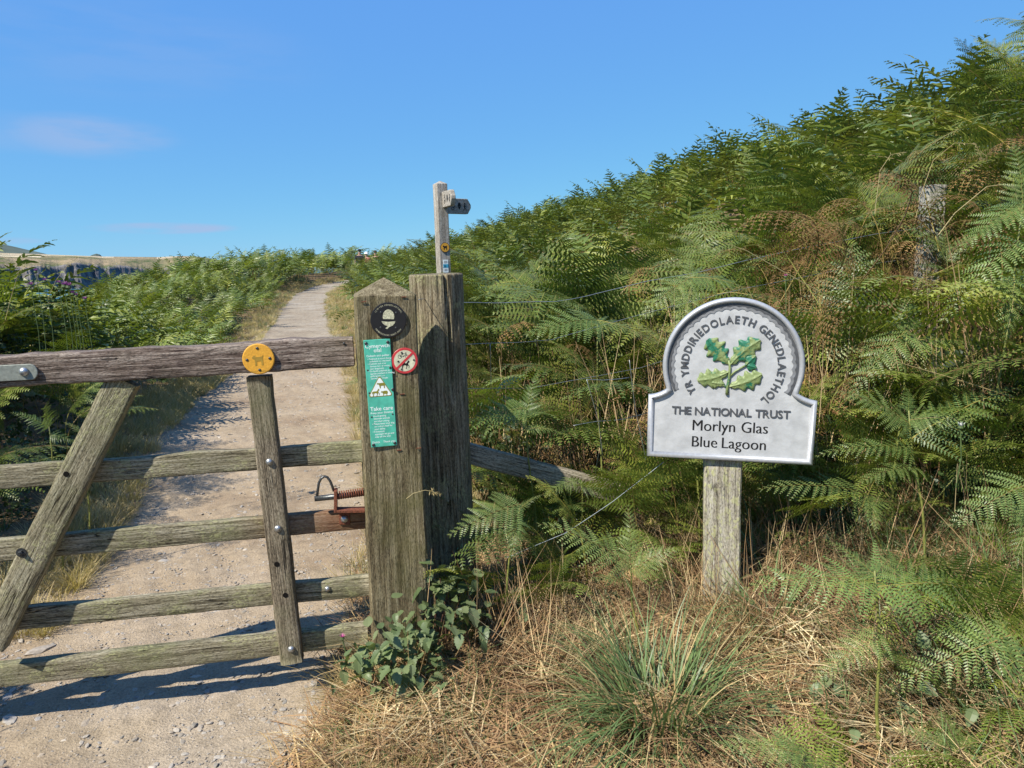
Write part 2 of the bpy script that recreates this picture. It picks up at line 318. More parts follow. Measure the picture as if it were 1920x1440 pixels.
# path: strip that follows the centre line with uneven edges
def build_path():
    yy = axis([(-3, 1.5, .2), (1.5, 8, .035), (8, 20, .12), (20, 55, .5)]); k = 61; u = np.linspace(0, 1, k)
    wl = np.interp(yy, YK, WLK) + .12 * fbm(yy, yy * 0, 2.3, 4) + .05 * fbm(yy, yy * 0, 9, 5) + .12; wr = np.interp(yy, YK, WRK) + .10 * fbm(yy, yy * 0, 2.7, 8) + .05 * fbm(yy, yy * 0, 8, 2) + .10
    X = (path_x(yy) - wl)[:, None] + (wl + wr)[:, None] * u[None]; Y = np.repeat(yy[:, None], k, 1)
    edge = np.minimum(u, 1 - u) * 8
    Z = height(X, Y) + .006 + .012 * np.clip(edge, 0, 1)[None] + .006 * fbm(X, Y, 14, 3) + .004 * fbm(X, Y, 37, 9) + .003 * fbm(X, Y, 71, 1)
    Z[:, 0] -= .05; Z[:, -1] -= .05
    V = np.stack([X, Y, Z], -1).reshape(-1, 3); i = np.arange(k - 1); j = np.arange(len(yy) - 1)[:, None]; a = (j * k + i).ravel()
    o = np_mesh('path', V, np.stack([a, a + 1, a + k + 1, a + k], -1), [M_PATH]); tag(o, kind='structure')
build_path()

# ------------------------------------------------------------------ sea and far coast
def seamat():
    m, nt, N, L, o = nmat('sea_water'); b = N.new('ShaderNodeBsdfPrincipled'); L.new(b.outputs[0], o.inputs[0]); b.inputs['Roughness'].default_value = .25
    g = N.new('ShaderNodeNewGeometry'); n = noise_n(N, L, g.outputs['Position'], .01, 5); r = ramp(N, [(.35, (.02, .09, .14)), (.6, (.04, .17, .22))]); L.new(n.outputs[0], r.inputs[0]); L.new(r.outputs[0], b.inputs['Base Color'])
    w = noise_n(N, L, g.outputs['Position'], .25, 6); L.new(bump_n(N, L, w.outputs[0], 1.2), b.inputs['Normal']); return m
s = 45000; so_ = mk('sea', [(-s, -s, -30), (s, -s, -30), (s, s, -30), (-s, s, -30)], [(0, 1, 2, 3)], seamat()); tag(so_, kind='structure')
def coastmat():
    m, nt, N, L, o = nmat('cliff_and_heath'); b = N.new('ShaderNodeBsdfPrincipled'); L.new(b.outputs[0], o.inputs[0]); b.inputs['Roughness'].default_value = .95; b.inputs['Specular IOR Level'].default_value = .05
    g = N.new('ShaderNodeNewGeometry'); pos = g.outputs['Position']; at = N.new('ShaderNodeAttribute'); at.attribute_name = 'rock'
    mp = N.new('ShaderNodeMapping'); mp.inputs['Scale'].default_value = (1, 1, .6); L.new(pos, mp.inputs[0])
    n1 = noise_n(N, L, mp.outputs[0], .045, 9, .75); n2 = noise_n(N, L, pos, .012, 5, .6)
    rock = ramp(N, [(.35, (.05, .05, .06)), (.50, (.135, .13, .13)), (.66, (.29, .26, .23))]); L.new(n1.outputs[0], rock.inputs[0])
    mp2 = N.new('ShaderNodeMapping'); mp2.inputs['Scale'].default_value = (.6, .6, 4); L.new(pos, mp2.inputs[0]); n3_ = noise_n(N, L, mp2.outputs[0], .012, 6, .65)
    heath = ramp(N, [(.38, (.09, .12, .05)), (.46, (.20, .175, .095)), (.56, (.31, .24, .15))]); L.new(n3_.outputs[0], heath.inputs[0])
    f = math_n(N, L, 'ADD', at.outputs['Fac'], math_n(N, L, 'MULTIPLY', math_n(N, L, 'SUBTRACT', n1.outputs[0], .5), 1.6)); rr = ramp(N, [(.42, 0.), (.52, 1.)]); L.new(f, rr.inputs[0])
    at2 = N.new('ShaderNodeAttribute'); at2.attribute_name = 'field'
    c = mixc(N, L, at2.outputs['Fac'], heath.outputs[0], (.62, .52, .36)); c = mixc(N, L, rr.outputs[0], c, rock.outputs[0])
    L.new(c, b.inputs['Base Color'])
    L.new(bump_n(N, L, n1.outputs[0], 7), b.inputs['Normal']); return m
M_COAST = coastmat()
def build_headland():
    # skyline and cliff-top profile along the frame, each at its own distance (metres)
    px = np.linspace(-420, 480, 560); D = np.interp(px, [-420, 0, 150, 300, 480], [1700, 1900, 2050, 2300, 2600])
    top = np.interp(px, [-420, 0, 90, 200, 300, 340, 372, 408, 425, 440, 452, 462, 470, 480], [468, 474, 477, 481, 482, 480, 481, 487, 490, 493, 500, 505, 512, 530])
    cl = np.interp(px, [-420, 60, 110, 135, 170, 195, 225, 250, 300, 335, 355, 400, 430, 462, 480], [505, 505, 503, 495, 499, 508, 500, 505, 512, 495, 490, 498, 496, 506, 530])
    rows = 34; V = []; rock = []; fld = []
    for i, p in enumerate(px):
        def at(py, d):
            r = ray(p, py); r = r * (d / math.hypot(r.x, r.y)); return r.x, r.y, CAMZ + r.z
        d = D[i]; jag = .35 * mnoise.fractal(Vector((p * .022, 1, 0)), 1., 2.1, 5); jag2 = mnoise.fractal(Vector((p * .21, 5, 0)), .8, 2.1, 4)
        dc = d + 110 * jag
        zc = at(cl[i] + 12 * jag + 2.5 * jag2, dc)[2]; zt = at(top[i], d + 260)[2]; zb = min(at(cl[i] - 1, d)[2], zt - 3)
        zc = min(zc, zt - 4)
        r0 = ray(p, 500); a = math.atan2(r0.x, r0.y)
        for k in range(rows):
            if k < 16:
                t = k / 15; z = -34 + (zc + 34) * t; dd = dc - 55 * (1 - t) ** 1.3 + 9 * mnoise.fractal(Vector((p * .07, t * 3.5, 9)), .8, 2.1, 5) * (1 - .5 * t); rk = 1.0 if t < .85 else .72
            else:
                t = (k - 15) / 18; z = (zc - (zc - zb) * (1 - math.exp(-t * 9))) * (1 - t ** .8) + zt * t ** .8 + 1.2 * mnoise.fractal(Vector((p * .03, t * 4, 3)), 1., 2, 3) * math.sin(math.pi * min(1, t)); dd = dc + (d + 260 - dc) * t; rk = max(.02, .62 * (1 - t * 3.2))
                if p > 335: rk = .42 * (1 - t)
            V.append((dd * math.sin(a), dd * math.cos(a), z)); rock.append(rk)
            fld.append(1.0 if (k >= 31 and (p < 215 or 295 < p < 335) and k != 32) or (k in (28, 29) and p < 80) else 0.)
        V.append(((d + 2500) * math.sin(a), (d + 2500) * math.cos(a), zt - 60)); rock.append(0); fld.append(0)
    R = rows + 1; n = len(px); i = np.arange(R - 1); j = np.arange(n - 1)[:, None]; a = (j * R + i).ravel()
    o = np_mesh('headland', np.array(V), np.stack([a, a + R, a + R + 1, a + 1], -1), [M_COAST], smooth=True); tag(o, kind='structure')
    for nm, dat in (('rock', rock), ('field', fld)):
        at = o.data.attributes.new(nm, 'FLOAT', 'POINT'); at.data.foreach_set('value', np.array(dat, np.float32))
    # far inland hills
    for nm, pts in (('distant_hill', [(-700, 440), (-300, 428), (-60, 447), (0, 457), (25, 462), (50, 468), (78, 474), (100, 480)]), ('distant_hill', [(165, 482), (172, 478), (180, 475.5), (187, 477), (194, 483)])):
        V = []; dist = 5200
        pxs = np.linspace(pts[0][0], pts[-1][0], 80); hh = np.interp(pxs, [q[0] for q in pts], [q[1] for q in pts])
        for p, y in zip(pxs, hh):
            for k in range(12):
                t = k / 11; r = ray(p, y + (500 - y) * (1 - math.sin(t * math.pi / 2)) - .25 * n3(p * .3, t * 3)); d = dist + 900 * t; r = r * (d / math.hypot(r.x, r.y)); V.append((r.x, r.y, CAMZ + r.z))
        a = (np.arange(79)[:, None] * 12 + np.arange(11)).ravel()
        o = np_mesh(nm, np.array(V), np.stack([a, a + 12, a + 13, a + 1], -1), [flat('hill_heath', (.10, .125, .105), .95, 0, .05, .2, 0, .004)]); tag(o, kind='structure')
build_headland()

# ------------------------------------------------------------------ foliage meshes
FERN = leafmat('bracken_green', [(0.069, 0.103, 0.022), (0.121, 0.162, 0.026), (0.167, 0.205, 0.032), (0.086, 0.130, 0.032), (0.149, 0.178, 0.030), (0.242, 0.259, 0.045)], .24, .42, .35, .4, .5)
FERN_L = leafmat('bracken_near', [(.085, .14, .035), (.13, .195, .05), (.16, .22, .06), (.085, .14, .04)], .26, .42, .15, .4, 2)
FERN_DEAD = leafmat('bracken_dead', [(.16, .085, .035), (.24, .14, .06), (.11, .06, .03)], .2, .8, .3, .1)
FSTEM = leafmat('bracken_stem', [(.16, .17, .035), (.24, .20, .055), (.14, .08, .035), (.27, .22, .05)], .0, .5, .2, .3)
STRAW = leafmat('straw', [(.52, .39, .20), (.34, .225, .10), (.66, .55, .33), (.20, .12, .055)], .2, .7, .25, .2, 3)
STRAWB = leafmat('brown_thatch', [(.23, .135, .07), (.34, .22, .115), (.16, .09, .05)], .1, .8, .25, .1, 3)
GRASS = leafmat('green_grass', [(.11, .17, .06), (.16, .225, .085), (.085, .14, .055)], .3, .4, .2, .4, 3)
GRASSD = leafmat('dry_grass', [(.44, .345, .18), (.36, .28, .13), (.52, .42, .24), (.26, .225, .10)], .3, .6, .25, .2, 2)
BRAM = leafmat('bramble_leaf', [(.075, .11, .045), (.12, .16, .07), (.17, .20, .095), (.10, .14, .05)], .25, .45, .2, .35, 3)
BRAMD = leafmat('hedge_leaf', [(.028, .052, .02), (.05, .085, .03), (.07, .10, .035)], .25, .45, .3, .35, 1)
DEADST = leafmat('dead_stalk', [(.36, .25, .12), (.19, .10, .05), (.44, .33, .18), (.12, .07, .045)], 0, .7, .2, .2, 3)

def frond(seed, Lp, Lb, Wb, npin=15, npl=20, a0=40, a1=95, droop=.25, stem_r=.0035, mats=None, taper=.85, pl=.17, wf=.50):
    """Bracken frond: stipe, curved rachis, pairs of pinnae, each a comb of pinnules. Local +Y is the way it leans."""
    r = np.random.default_rng(seed); V = []; Fq = []; fm = []; nv = 0
    K1 = 6 if Lp > 0 else 0; K2 = 16; pts = [np.zeros(3)]; ang = []
    for i in range(K1):
        phi = math.radians(4 + (a0 - 4) * (i / max(1, K1)) ** 2); ang.append(phi); pts.append(pts[-1] + np.array([0, math.sin(phi), math.cos(phi)]) * Lp / K1)
    for i in range(K2):
        phi = math.radians(a0 + (a1 - a0) * (i / K2)); ang.append(phi); pts.append(pts[-1] + np.array([0, math.sin(phi), math.cos(phi)]) * Lb / K2)
    pts = np.array(pts); pts[:, 0] += np.cumsum(r.normal(0, .003, len(pts))); n = len(pts)
    rad = np.concatenate([np.full(K1 + 1, stem_r), np.linspace(stem_r * .8, .0006, K2)])
    for i in range(n):
        t = pts[min(i + 1, n - 1)] - pts[max(i - 1, 0)]; t /= np.linalg.norm(t); nn = np.cross(t, [1, 0, 0]); nn /= np.linalg.norm(nn)
        for k in range(3):
            q = 2 * math.pi * k / 3; V.append(pts[i] + (np.array([1, 0, 0]) * math.cos(q) + nn * math.sin(q)) * rad[i])
    for i in range(n - 1):
        for k in range(3): Fq.append((i * 3 + k, i * 3 + (k + 1) % 3, (i + 1) * 3 + (k + 1) % 3, (i + 1) * 3 + k)); fm.append(1)
    V = [np.array(V)]; nv = len(V[0]); Fq = [np.array(Fq)]; G = np.array([0, 0, -1.])
    for i in range(npin):
        u = (i + .15) / npin
        ln0 = Wb * (1 - u) ** taper
        for sd in (-1, 1):
            uu = min(.995, u + (.25 / npin if sd > 0 else 0)); q = K1 + uu * K2; j = int(q); fr = q - j
            base = pts[j] * (1 - fr) + pts[min(j + 1, n - 1)] * fr; T = pts[min(j + 1, n - 1)] - pts[j]; T /= np.linalg.norm(T)
            S = np.array([1., 0, 0]); Nn = np.cross(S, T)
            a = math.radians(r.uniform(62, 76) - 22 * u); ln = ln0 * r.uniform(.85, 1.08); tw = r.normal(0, .12)
            D = T * math.cos(a) + S * sd * math.sin(a); D = D + Nn * (r.normal(.05, .12)); D /= np.linalg.norm(D)
            k = max(4, int(npl * (ln / Wb) ** .75)); v = (np.arange(k) + .35) / k
            dr = droop * r.uniform(.6, 1.5)
            C = base + D * (ln * v)[:, None] + G * (dr * ln * v ** 2)[:, None] + T * (.12 * ln * v ** 2)[:, None]
            Dt = D + G * (2 * dr * v)[:, None] + T * (.24 * v)[:, None]; Dt /= np.linalg.norm(Dt, axis=1)[:, None]
            pr = T - D * T.dot(D); pr /= np.linalg.norm(pr); pr = pr + Nn * tw
            sp = ln / k; lp = pl * Wb * 1.0 * (ln / Wb) ** .55 * (1 - v) ** .55 * np.where(v < .12, .75, 1)
            for s2 in (-1, 1):
                dirv = pr * s2 * .93 + Dt * .36 + G * .12 + r.normal(0, .05, (k, 3)); dirv /= np.linalg.norm(dirv, axis=1)[:, None]
                w = sp * wf
                A = C; B = C + dirv * (lp * .42)[:, None] + Dt * w * .55; E = C + dirv * lp[:, None]; H = C + dirv * (lp * .42)[:, None] - Dt * w * .55
                A1 = C + Dt * w * .45; A2 = C - Dt * w * .45
                blk = np.stack([A2, H, E, A1, B], 1).reshape(-1, 3)        # quad A2-H-E-B(-A1)
                idx = nv + np.arange(k)[:, None] * 5
                Fq.append(np.concatenate([idx + 0, idx + 1, idx + 4, idx + 3], 1)); Fq.append(np.concatenate([idx + 1, idx + 2, idx + 2, idx + 4], 1))
                fm += [0] * (2 * k); V.append(blk); nv += 5 * k
            # pinna midrib
            wd = .0011 * (1 - v * .7); up = Nn
            rb = np.stack([C - pr * wd[:, None] + up * .0006, C + pr * wd[:, None] + up * .0006], 1).reshape(-1, 3)
            i0 = nv + np.arange(k - 1)[:, None] * 2; Fq.append(np.concatenate([i0, i0 + 1, i0 + 3, i0 + 2], 1)); fm += [1] * (k - 1); V.append(rb); nv += 2 * k
    V = np.concatenate(V); Fq = np.concatenate(Fq)
    # split degenerate quads into triangles
    deg = Fq[:, 1 + 0] == -1
    faces = [tuple(q) if q[1] != q[2] else (q[0], q[1], q[3]) for q in Fq.tolist()]
    me = bpy.data.meshes.new('frond'); 
    faces = [(q[0], q[1], q[3]) if len(q) == 4 and q[1] == q[2] else q for q in faces]
    me.from_pydata(V.tolist(), [], faces); me.polygons.foreach_set('material_index', np.array(fm, np.int32))
    for m_ in (mats or (FERN, FSTEM)): me.materials.append(m_)
    me.update(); return me
def frond_far(seed, Lp, Lb, Wb, npin, a0, a1, droop=.25):
    """Bracken frond for distances where pinnules are below a pixel: each pinna one folded, toothed blade."""
    r = np.random.default_rng(seed); V = []; Fc = []; fm = []; pts = [np.zeros(3)]; K1, K2 = 4, 9
    for i in range(K1): q = math.radians(4 + (a0 - 4) * (i / K1) ** 2); pts.append(pts[-1] + np.array([0, math.sin(q), math.cos(q)]) * Lp / K1)
    for i in range(K2): q = math.radians(a0 + (a1 - a0) * i / K2); pts.append(pts[-1] + np.array([0, math.sin(q), math.cos(q)]) * Lb / K2)
    pts = np.array(pts); n = len(pts)
    for i in range(n):
        w = .005 * (1 - .8 * i / n); V += [pts[i] + [-w, 0, 0], pts[i] + [w, 0, 0]]
    for i in range(n - 1): Fc.append((2 * i, 2 * i + 1, 2 * i + 3, 2 * i + 2)); fm.append(1)
    G = np.array([0, 0, -1.]); S = np.array([1., 0, 0])
    for i in range(npin):
        for sd in (-1, 1):
            u = (i + (.4 if sd > 0 else .1)) / npin; q = K1 + u * K2; j = min(int(q), n - 2); fr = q - j; base = pts[j] * (1 - fr) + pts[j + 1] * fr; T = pts[j + 1] - pts[j]; T /= np.linalg.norm(T); Nn = np.cross(S, T)
            ln = Wb * (1 - u) ** .85 * r.uniform(.8, 1.1); a = math.radians(r.uniform(60, 76) - 20 * u); D = T * math.cos(a) + S * sd * math.sin(a) + Nn * r.normal(.04, .16); D /= np.linalg.norm(D); pr = T - D * T.dot(D); pr /= np.linalg.norm(pr); pr = pr + Nn * r.normal(0, .25)
            w0 = .42 * Lb / npin * (ln / Wb) ** .3; m = 6; dr = droop * r.uniform(.5, 1.7); o = len(V)
            for k in range(m + 1):
                v = k / m; c = base + D * ln * v + G * dr * ln * v * v + T * .12 * ln * v * v; w = w0 * (1 - v) ** .6 * (1. if k % 2 else .62) * (1 - .3 * (k == 0)) + .001; V += [c - pr * w - G * .0 + Nn * w * .25, c, c + pr * w + Nn * w * .25]
            for k in range(m): b = o + 3 * k; Fc += [(b, b + 1, b + 4, b + 3), (b + 1, b + 2, b + 5, b + 4)]; fm += [0, 0]
    return mk('frond', V, Fc, [FERN, FSTEM], fm=fm, link=False)
def ribbons(base, az, tilt, bend, ln, wd, segs=4, mats=(GRASS,), lat=None, link=False, name='blades', parent=None, twist=None, gravity=True):
    base = np.asarray(base, float); n = len(base); az = np.asarray(az); V = np.zeros((n, segs + 1, 2, 3)); p = base.copy(); th = np.asarray(tilt, float).copy()
    h = np.stack([np.cos(az), np.sin(az), np.zeros(n)], 1); sd = np.stack([-np.sin(az), np.cos(az), np.zeros(n)], 1)
    if twist is not None:
        sd = sd * np.cos(twist)[:, None] + h * np.sin(twist)[:, None]
    for k in range(segs + 1):
        w = wd * (1 - (k / segs) ** 1.6) + .0004
        V[:, k, 0] = p - sd * w[:, None]; V[:, k, 1] = p + sd * w[:, None]
        d = h * np.sin(th)[:, None] + np.array([0, 0, 1]) * np.cos(th)[:, None]; p = p + d * (ln / segs)[:, None]; th = th + bend / segs
    V = V.reshape(-1, 3); st = (np.arange(n) * (segs + 1) * 2)[:, None] + (np.arange(segs) * 2)[None]; st = st.ravel()
    return np_mesh(name, V, np.stack([st, st + 1, st + 3, st + 2], -1), list(mats), smooth=True, link=link, parent=parent)
def tuft(seed, n, h, wd, spread, tilt=(.1, .7), bend=(.3, 1.4), mats=(GRASS,), segs=4):
    r = np.random.default_rng(seed); a = r.uniform(0, 2 * np.pi, n); q = r.random(n) ** .6 * spread
    base = np.stack([np.cos(a) * q, np.sin(a) * q, np.full(n, -.01)], 1)
    return ribbons(base, a + r.normal(0, .6, n), r.uniform(*tilt, n), r.uniform(*bend, n), h * r.uniform(.45, 1.1, n), wd * r.uniform(.6, 1.2, n), segs, mats, twist=r.normal(0, .6, n))
def litter(seed, n, rad, ln, wd, mats, zmax=.05):
    r = np.random.default_rng(seed); base = np.stack([r.uniform(-rad, rad, n), r.uniform(-rad, rad, n), r.uniform(0, zmax, n)], 1)
    return ribbons(base, r.uniform(0, 6.3, n), r.uniform(1.1, 1.65, n), r.uniform(-.35, .9, n), ln * r.uniform(.3, 1.1, n), wd * r.uniform(.5, 1.2, n), 3, mats, twist=r.uniform(-.8, .8, n))
def leaf_geo(L_=.06, W_=.045, fold=.18, teeth=7, curl=.15):
    """One serrate ovate leaf, folded along its midrib; base at the origin, tip +Y."""
    V = [(0, 0, 0)]; top = []
    mid = [(0, L_ * t, -curl * L_ * t * t) for t in np.linspace(0, 1, teeth + 1)]
    lf = []; rt = []
    for i in range(1, teeth * 2):
        t = i / (teeth * 2); w = W_ * .5 * math.sin(math.pi * t ** .75) ** .8 * (1.0 if i % 2 else .76)
        z = -curl * L_ * t * t + fold * w; lf.append((-w, L_ * (t + (.02 if i % 2 else -.01)), z)); rt.append((w, L_ * (t + (.02 if i % 2 else -.01)), z))
    V = mid + lf + rt; m = len(mid); Fc = []
    for s0 in (m, m + len(lf)):
        for i in range(teeth):
            a = i; b = i + 1; c = s0 + 2 * i; d = s0 + 2 * i + 1; p_ = s0 + 2 * i - 1
            ring = [a]
            if i > 0: ring.append(p_)
            ring.append(c)
            if i < teeth - 1: ring.append(d)
            ring.append(b)
            Fc.append(tuple(ring) if s0 != m else tuple(ring[::-1]))
    return V, Fc
def leafclump(seed, n, R, size, mats, flat_=.6, hgt=None):
    r = np.random.default_rng(seed); A = []; lv, lf = leaf_geo(size, size * .72, .25, 4, .2); lv = np.array(lv); V = []; Fc = []; o = 0
    for i in range(n):
        d = r.normal(0, 1, 3); d /= np.linalg.norm(d); q = R * r.random() ** .4; c = d * q; c[2] = abs(c[2]) * (hgt or 1)
        az = r.uniform(0, 6.28); tl = r.normal(.3, .5); rl = r.normal(0, .5)
        M = (Matrix.Rotation(az, 3, 'Z') @ Matrix.Rotation(-tl, 3, 'X') @ Matrix.Rotation(rl, 3, 'Y')); M = np.array(M)
        v = lv @ M.T * r.uniform(.5, 1.2) + c; V.append(v); Fc += [tuple(k + o for k in f) for f in lf]; o += len(lv)
    return mk('leaf_clump', np.concatenate(V), Fc, list(mats), link=False)

NV = {}
NV['fern'] = [frond(100 + i, l, b, w, 13, 15, a0, a1, dr, pl=.21, wf=.46) for i, (l, b, w, a0, a1, dr) in enumerate([(.62, .62, .30, 35, 88, .25), (.75, .70, .34, 28, 100, .3), (.5, .55, .27, 50, 85, .15), (.68, .75, .32, 45, 110, .35), (.8, .6, .33, 20, 70, .25), (.55, .68, .30, 60, 105, .3), (.7, .5, .28, 30, 60, .2)])]
NV['fernfar'] = [frond_far(200 + i, l, b, w, n_, a0, a1, dr) for i, (l, b, w, n_, a0, a1, dr) in enumerate([(.62, .7, .34, 9, 35, 85, .25), (.7, .75, .36, 10, 28, 98, .3), (.5, .6, .31, 8, 50, 85, .15), (.75, .65, .34, 9, 22, 65, .25), (.6, .7, .33, 9, 45, 110, .4)])]
NV['dead'] = [frond(300 + i, l, b, w, 11, 11, a0, a1, .6, mats=(FERN_DEAD, FSTEM), wf=.35) for i, (l, b, w, a0, a1) in enumerate([(.4, .5, .2, 60, 150), (.5, .45, .2, 40, 160)])]
NV['straw'] = [litter(i, 150, .16, .22, .0022, (STRAW,)) for i in range(4)]
NV['thatch'] = [litter(20 + i, 170, .17, .16, .0024, (STRAWB,), .06) for i in range(3)]
NV['drytuft'] = [tuft(40 + i, 46, .26, .0021, .05, mats=(GRASSD,)) for i in range(3)]
NV['greentuft'] = [tuft(50 + i, 40, .26, .0026, .05, mats=(GRASS,)) for i in range(3)]
NV['stalks'] = [tuft(60 + i, 16, .75, .0022, .14, (0, .35), (-.2, .7), (DEADST,), 5) for i in range(4)]
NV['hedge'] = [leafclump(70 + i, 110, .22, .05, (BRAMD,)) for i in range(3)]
NV['ground_leaf'] = [leafclump(80 + i, 16, .10, .045, (BRAM,), hgt=.5) for i in range(3)]
NV['shrub'] = [leafclump(90 + i, 320, .5, .06, (BRAMD,)) for i in range(2)]
def pebble_me(seed):
    r = random.Random(seed); bm = bmesh.new(); bmesh.ops.create_icosphere(bm, subdivisions=1 if seed % 2 else 2, radius=1)
    for v in bm.verts:
        k = 1 + .35 * n3(v.co.x * 1.3 + seed, v.co.y * 1.3, v.co.z * 1.3); v.co = Vector((v.co.x * k * 1.15, v.co.y * k * .8, max(-.25, min(.34, v.co.z * .5 * k))))
    me = bpy.data.meshes.new('stone'); bm.to_mesh(me); bm.free(); return me
def stonemat():
    m, nt, N, L, o = nmat('stone_grey'); b = N.new('ShaderNodeBsdfPrincipled'); L.new(b.outputs[0], o.inputs[0]); b.inputs['Roughness'].default_value = .9; b.inputs['Specular IOR Level'].default_value = .15
    oi = N.new('ShaderNodeObjectInfo'); r = ramp(N, [(0, (.22, .205, .18)), (.35, (.36, .30, .23)), (.7, (.29, .27, .245)), (1, (.44, .39, .32))]); L.new(oi.outputs['Random'], r.inputs[0])
    tc = N.new('ShaderNodeTexCoord'); n = noise_n(N, L, tc.outputs['Object'], 4, 6); rr = ramp(N, [(.3, .75), (.7, 1.15)]); L.new(n.outputs[0], rr.inputs[0]); L.new(mixc(N, L, 1., r.outputs[0], rr.outputs[0], 'MULTIPLY'), b.inputs['Base Color'])
    L.new(bump_n(N, L, n.outputs[0], .0015), b.inputs['Normal']); return m
M_STONE = stonemat()
NV['pebble'] = []
for i in range(6):
    me = pebble_me(i); me.materials.append(M_STONE); NV['pebble'].append(me)
PROTO = {}
def proto(key):
    if key not in PROTO:
        c = bpy.data.collections.new('variants_' + key)
        for i, me in enumerate(NV[key]): c.objects.link(bpy.data.objects.new('%s_%02d' % (key, i), me))
        PROTO[key] = c
    return PROTO[key]
def scatter(name, key, pts, rot, scl, label, cat, parent=None):
    pts = np.asarray(pts, np.float32); n = len(pts); me = bpy.data.meshes.new(name); me.vertices.add(n); me.vertices.foreach_set('co', pts.ravel())
    a = me.attributes.new('rot', 'FLOAT_VECTOR', 'POINT'); a.data.foreach_set('vector', np.asarray(rot, np.float32).ravel())
    s = np.asarray(scl, np.float32); s = np.repeat(s[:, None], 3, 1) if s.ndim == 1 else s
    a = me.attributes.new('scl', 'FLOAT_VECTOR', 'POINT'); a.data.foreach_set('vector', s.ravel())
    a = me.attributes.new('idx', 'INT', 'POINT'); a.data.foreach_set('value', RNG.integers(0, len(NV[key]), n).astype(np.int32))
    o = lk(name, me); tag(o, label, cat, kind='stuff')
    g = bpy.data.node_groups.new('scatter_' + name, 'GeometryNodeTree'); g.interface.new_socket('Geometry', in_out='INPUT', socket_type='NodeSocketGeometry'); g.interface.new_socket('Geometry', in_out='OUTPUT', socket_type='NodeSocketGeometry')
    N = g.nodes; L = g.links; gi = N.new('NodeGroupInput'); go_ = N.new('NodeGroupOutput'); ip = N.new('GeometryNodeInstanceOnPoints'); ci = N.new('GeometryNodeCollectionInfo')
    ci.inputs['Collection'].default_value = proto(key); ci.inputs['Separate Children'].default_value = True; ci.inputs['Reset Children'].default_value = True
    ip.inputs['Pick Instance'].default_value = True
    def na(nm, ty):
        q = N.new('GeometryNodeInputNamedAttribute'); q.data_type = ty; q.inputs['Name'].default_value = nm; return [x for x in q.outputs if x.enabled and x.name == 'Attribute'][0]
    L.new(gi.outputs[0], ip.inputs['Points']); L.new(ci.outputs[0], ip.inputs['Instance']); L.new(na('idx', 'INT'), ip.inputs['Instance Index']); L.new(na('rot', 'FLOAT_VECTOR'), ip.inputs['Rotation']); L.new(na('scl', 'FLOAT_VECTOR'), ip.inputs['Scale']); L.new(ip.outputs[0], go_.inputs[0])
    md = o.modifiers.new('scatter', 'NODES'); md.node_group = g; return o

# ------------------------------------------------------------------ vegetation masses
def rand_xy(n, x0, x1, y0, y1): return RNG.uniform(x0, x1, n), RNG.uniform(y0, y1, n)
def region(x, y):
    s = x - path_x(y); return s, s - np.interp(y, YK, WRK), -s - np.interp(y, YK, WLK)
def inview(x, y, m=.12):
    """keep plants the picture or a step to its side can see, plus shade casters close by"""
    return np.abs(x) < (y + 1.2) * (.73 + m) + .8
def front_edge(x):                                       # near limit of the tall bracken beside the sign
    return np.interp(x, [-.6, 0, .5, 1.2, 1.6, 2.2, 3.2, 5], [3.8, 3.55, 3.3, 2.98, 2.7, 2.35, 2.2, 2.2])
def plants_r(dens, x0, x1, y0, y1, verge):
    n = int(dens * (x1 - x0) * (y1 - y0)); x, y = rand_xy(n, x0, x1, y0, y1); s, tr, tl = region(x, y)
    k = (tr > verge + .25 * fbm(x, y, 1.1, 5)) & inview(x, y) & (y > front_edge(x)) & (tr < 17)
    return x[k], y[k]
def put(name, key, x, y, label, cat, smin, smax, lean=None, tilt=.15, lift=0., zs=None, clear=True, mul=None):
    n = len(x); z = height(x, y) + lift
    if key in ('fern', 'fernfar'): z = z + .22 * fbm(x, y, 1.25, 9) + .12 * fbm(x, y, 2.9, 2) - .05
    az = RNG.uniform(0, 2 * np.pi, n)
    if lean is not None: az = np.where(RNG.random(n) < .65, lean + RNG.normal(0, .8, n), az)
    rot = np.stack([RNG.normal(0, tilt, n), RNG.normal(0, tilt, n), az], 1); sc = RNG.uniform(smin, smax, n)
    if mul is not None: sc = sc * mul
    if zs is not None: sc = np.stack([sc, sc, sc * zs], 1)
    return scatter(name, key, np.stack([x, y, z], 1), rot, sc, label, cat)
# right: bracken slope near, middle, far
x, y = plants_r(30, -1.2, 9, 2.2, 9, .62)
k = ((x > 1.62) | (x < .3) | (y > 3.1)); x, y = x[k], y[k]
kf = (y > 6.3) & (RNG.random(len(x)) < .75); xf, yf = x[kf], y[kf]; x, y = x[~kf], y[~kf]; k = RNG.random(len(x)) < np.where(y > 6.3, .4, 1.); x, y = x[k], y[k]; xf, yf = xf[::2], yf[::2]
hgt = np.clip(.80 + (y - front_edge(x)) * .25, .80, 1.10)
n = len(x); az = np.where(RNG.random(n) < .6, 2.2 + RNG.normal(0, .9, n), RNG.uniform(0, 6.28, n))
scatter('bracken', 'fern', np.stack([x, y, height(x, y) + RNG.uniform(-.15, .05, n)], 1), np.stack([RNG.normal(0, .16, n), RNG.normal(0, .16, n), az], 1), hgt * RNG.uniform(.75, 1.15, n) * (1 + .22 * fbm(x, y, 1.9, 7)), 'tall green bracken covering the steep slope behind the sign', 'bracken')
x, y = plants_r(12, -8, 20, 9, 24, .9); x = np.concatenate([x, xf]); y = np.concatenate([y, yf]); put('bracken', 'fernfar', x, y, 'green bracken covering the middle of the right hillside', 'bracken', .8, 1.15, 2.2)
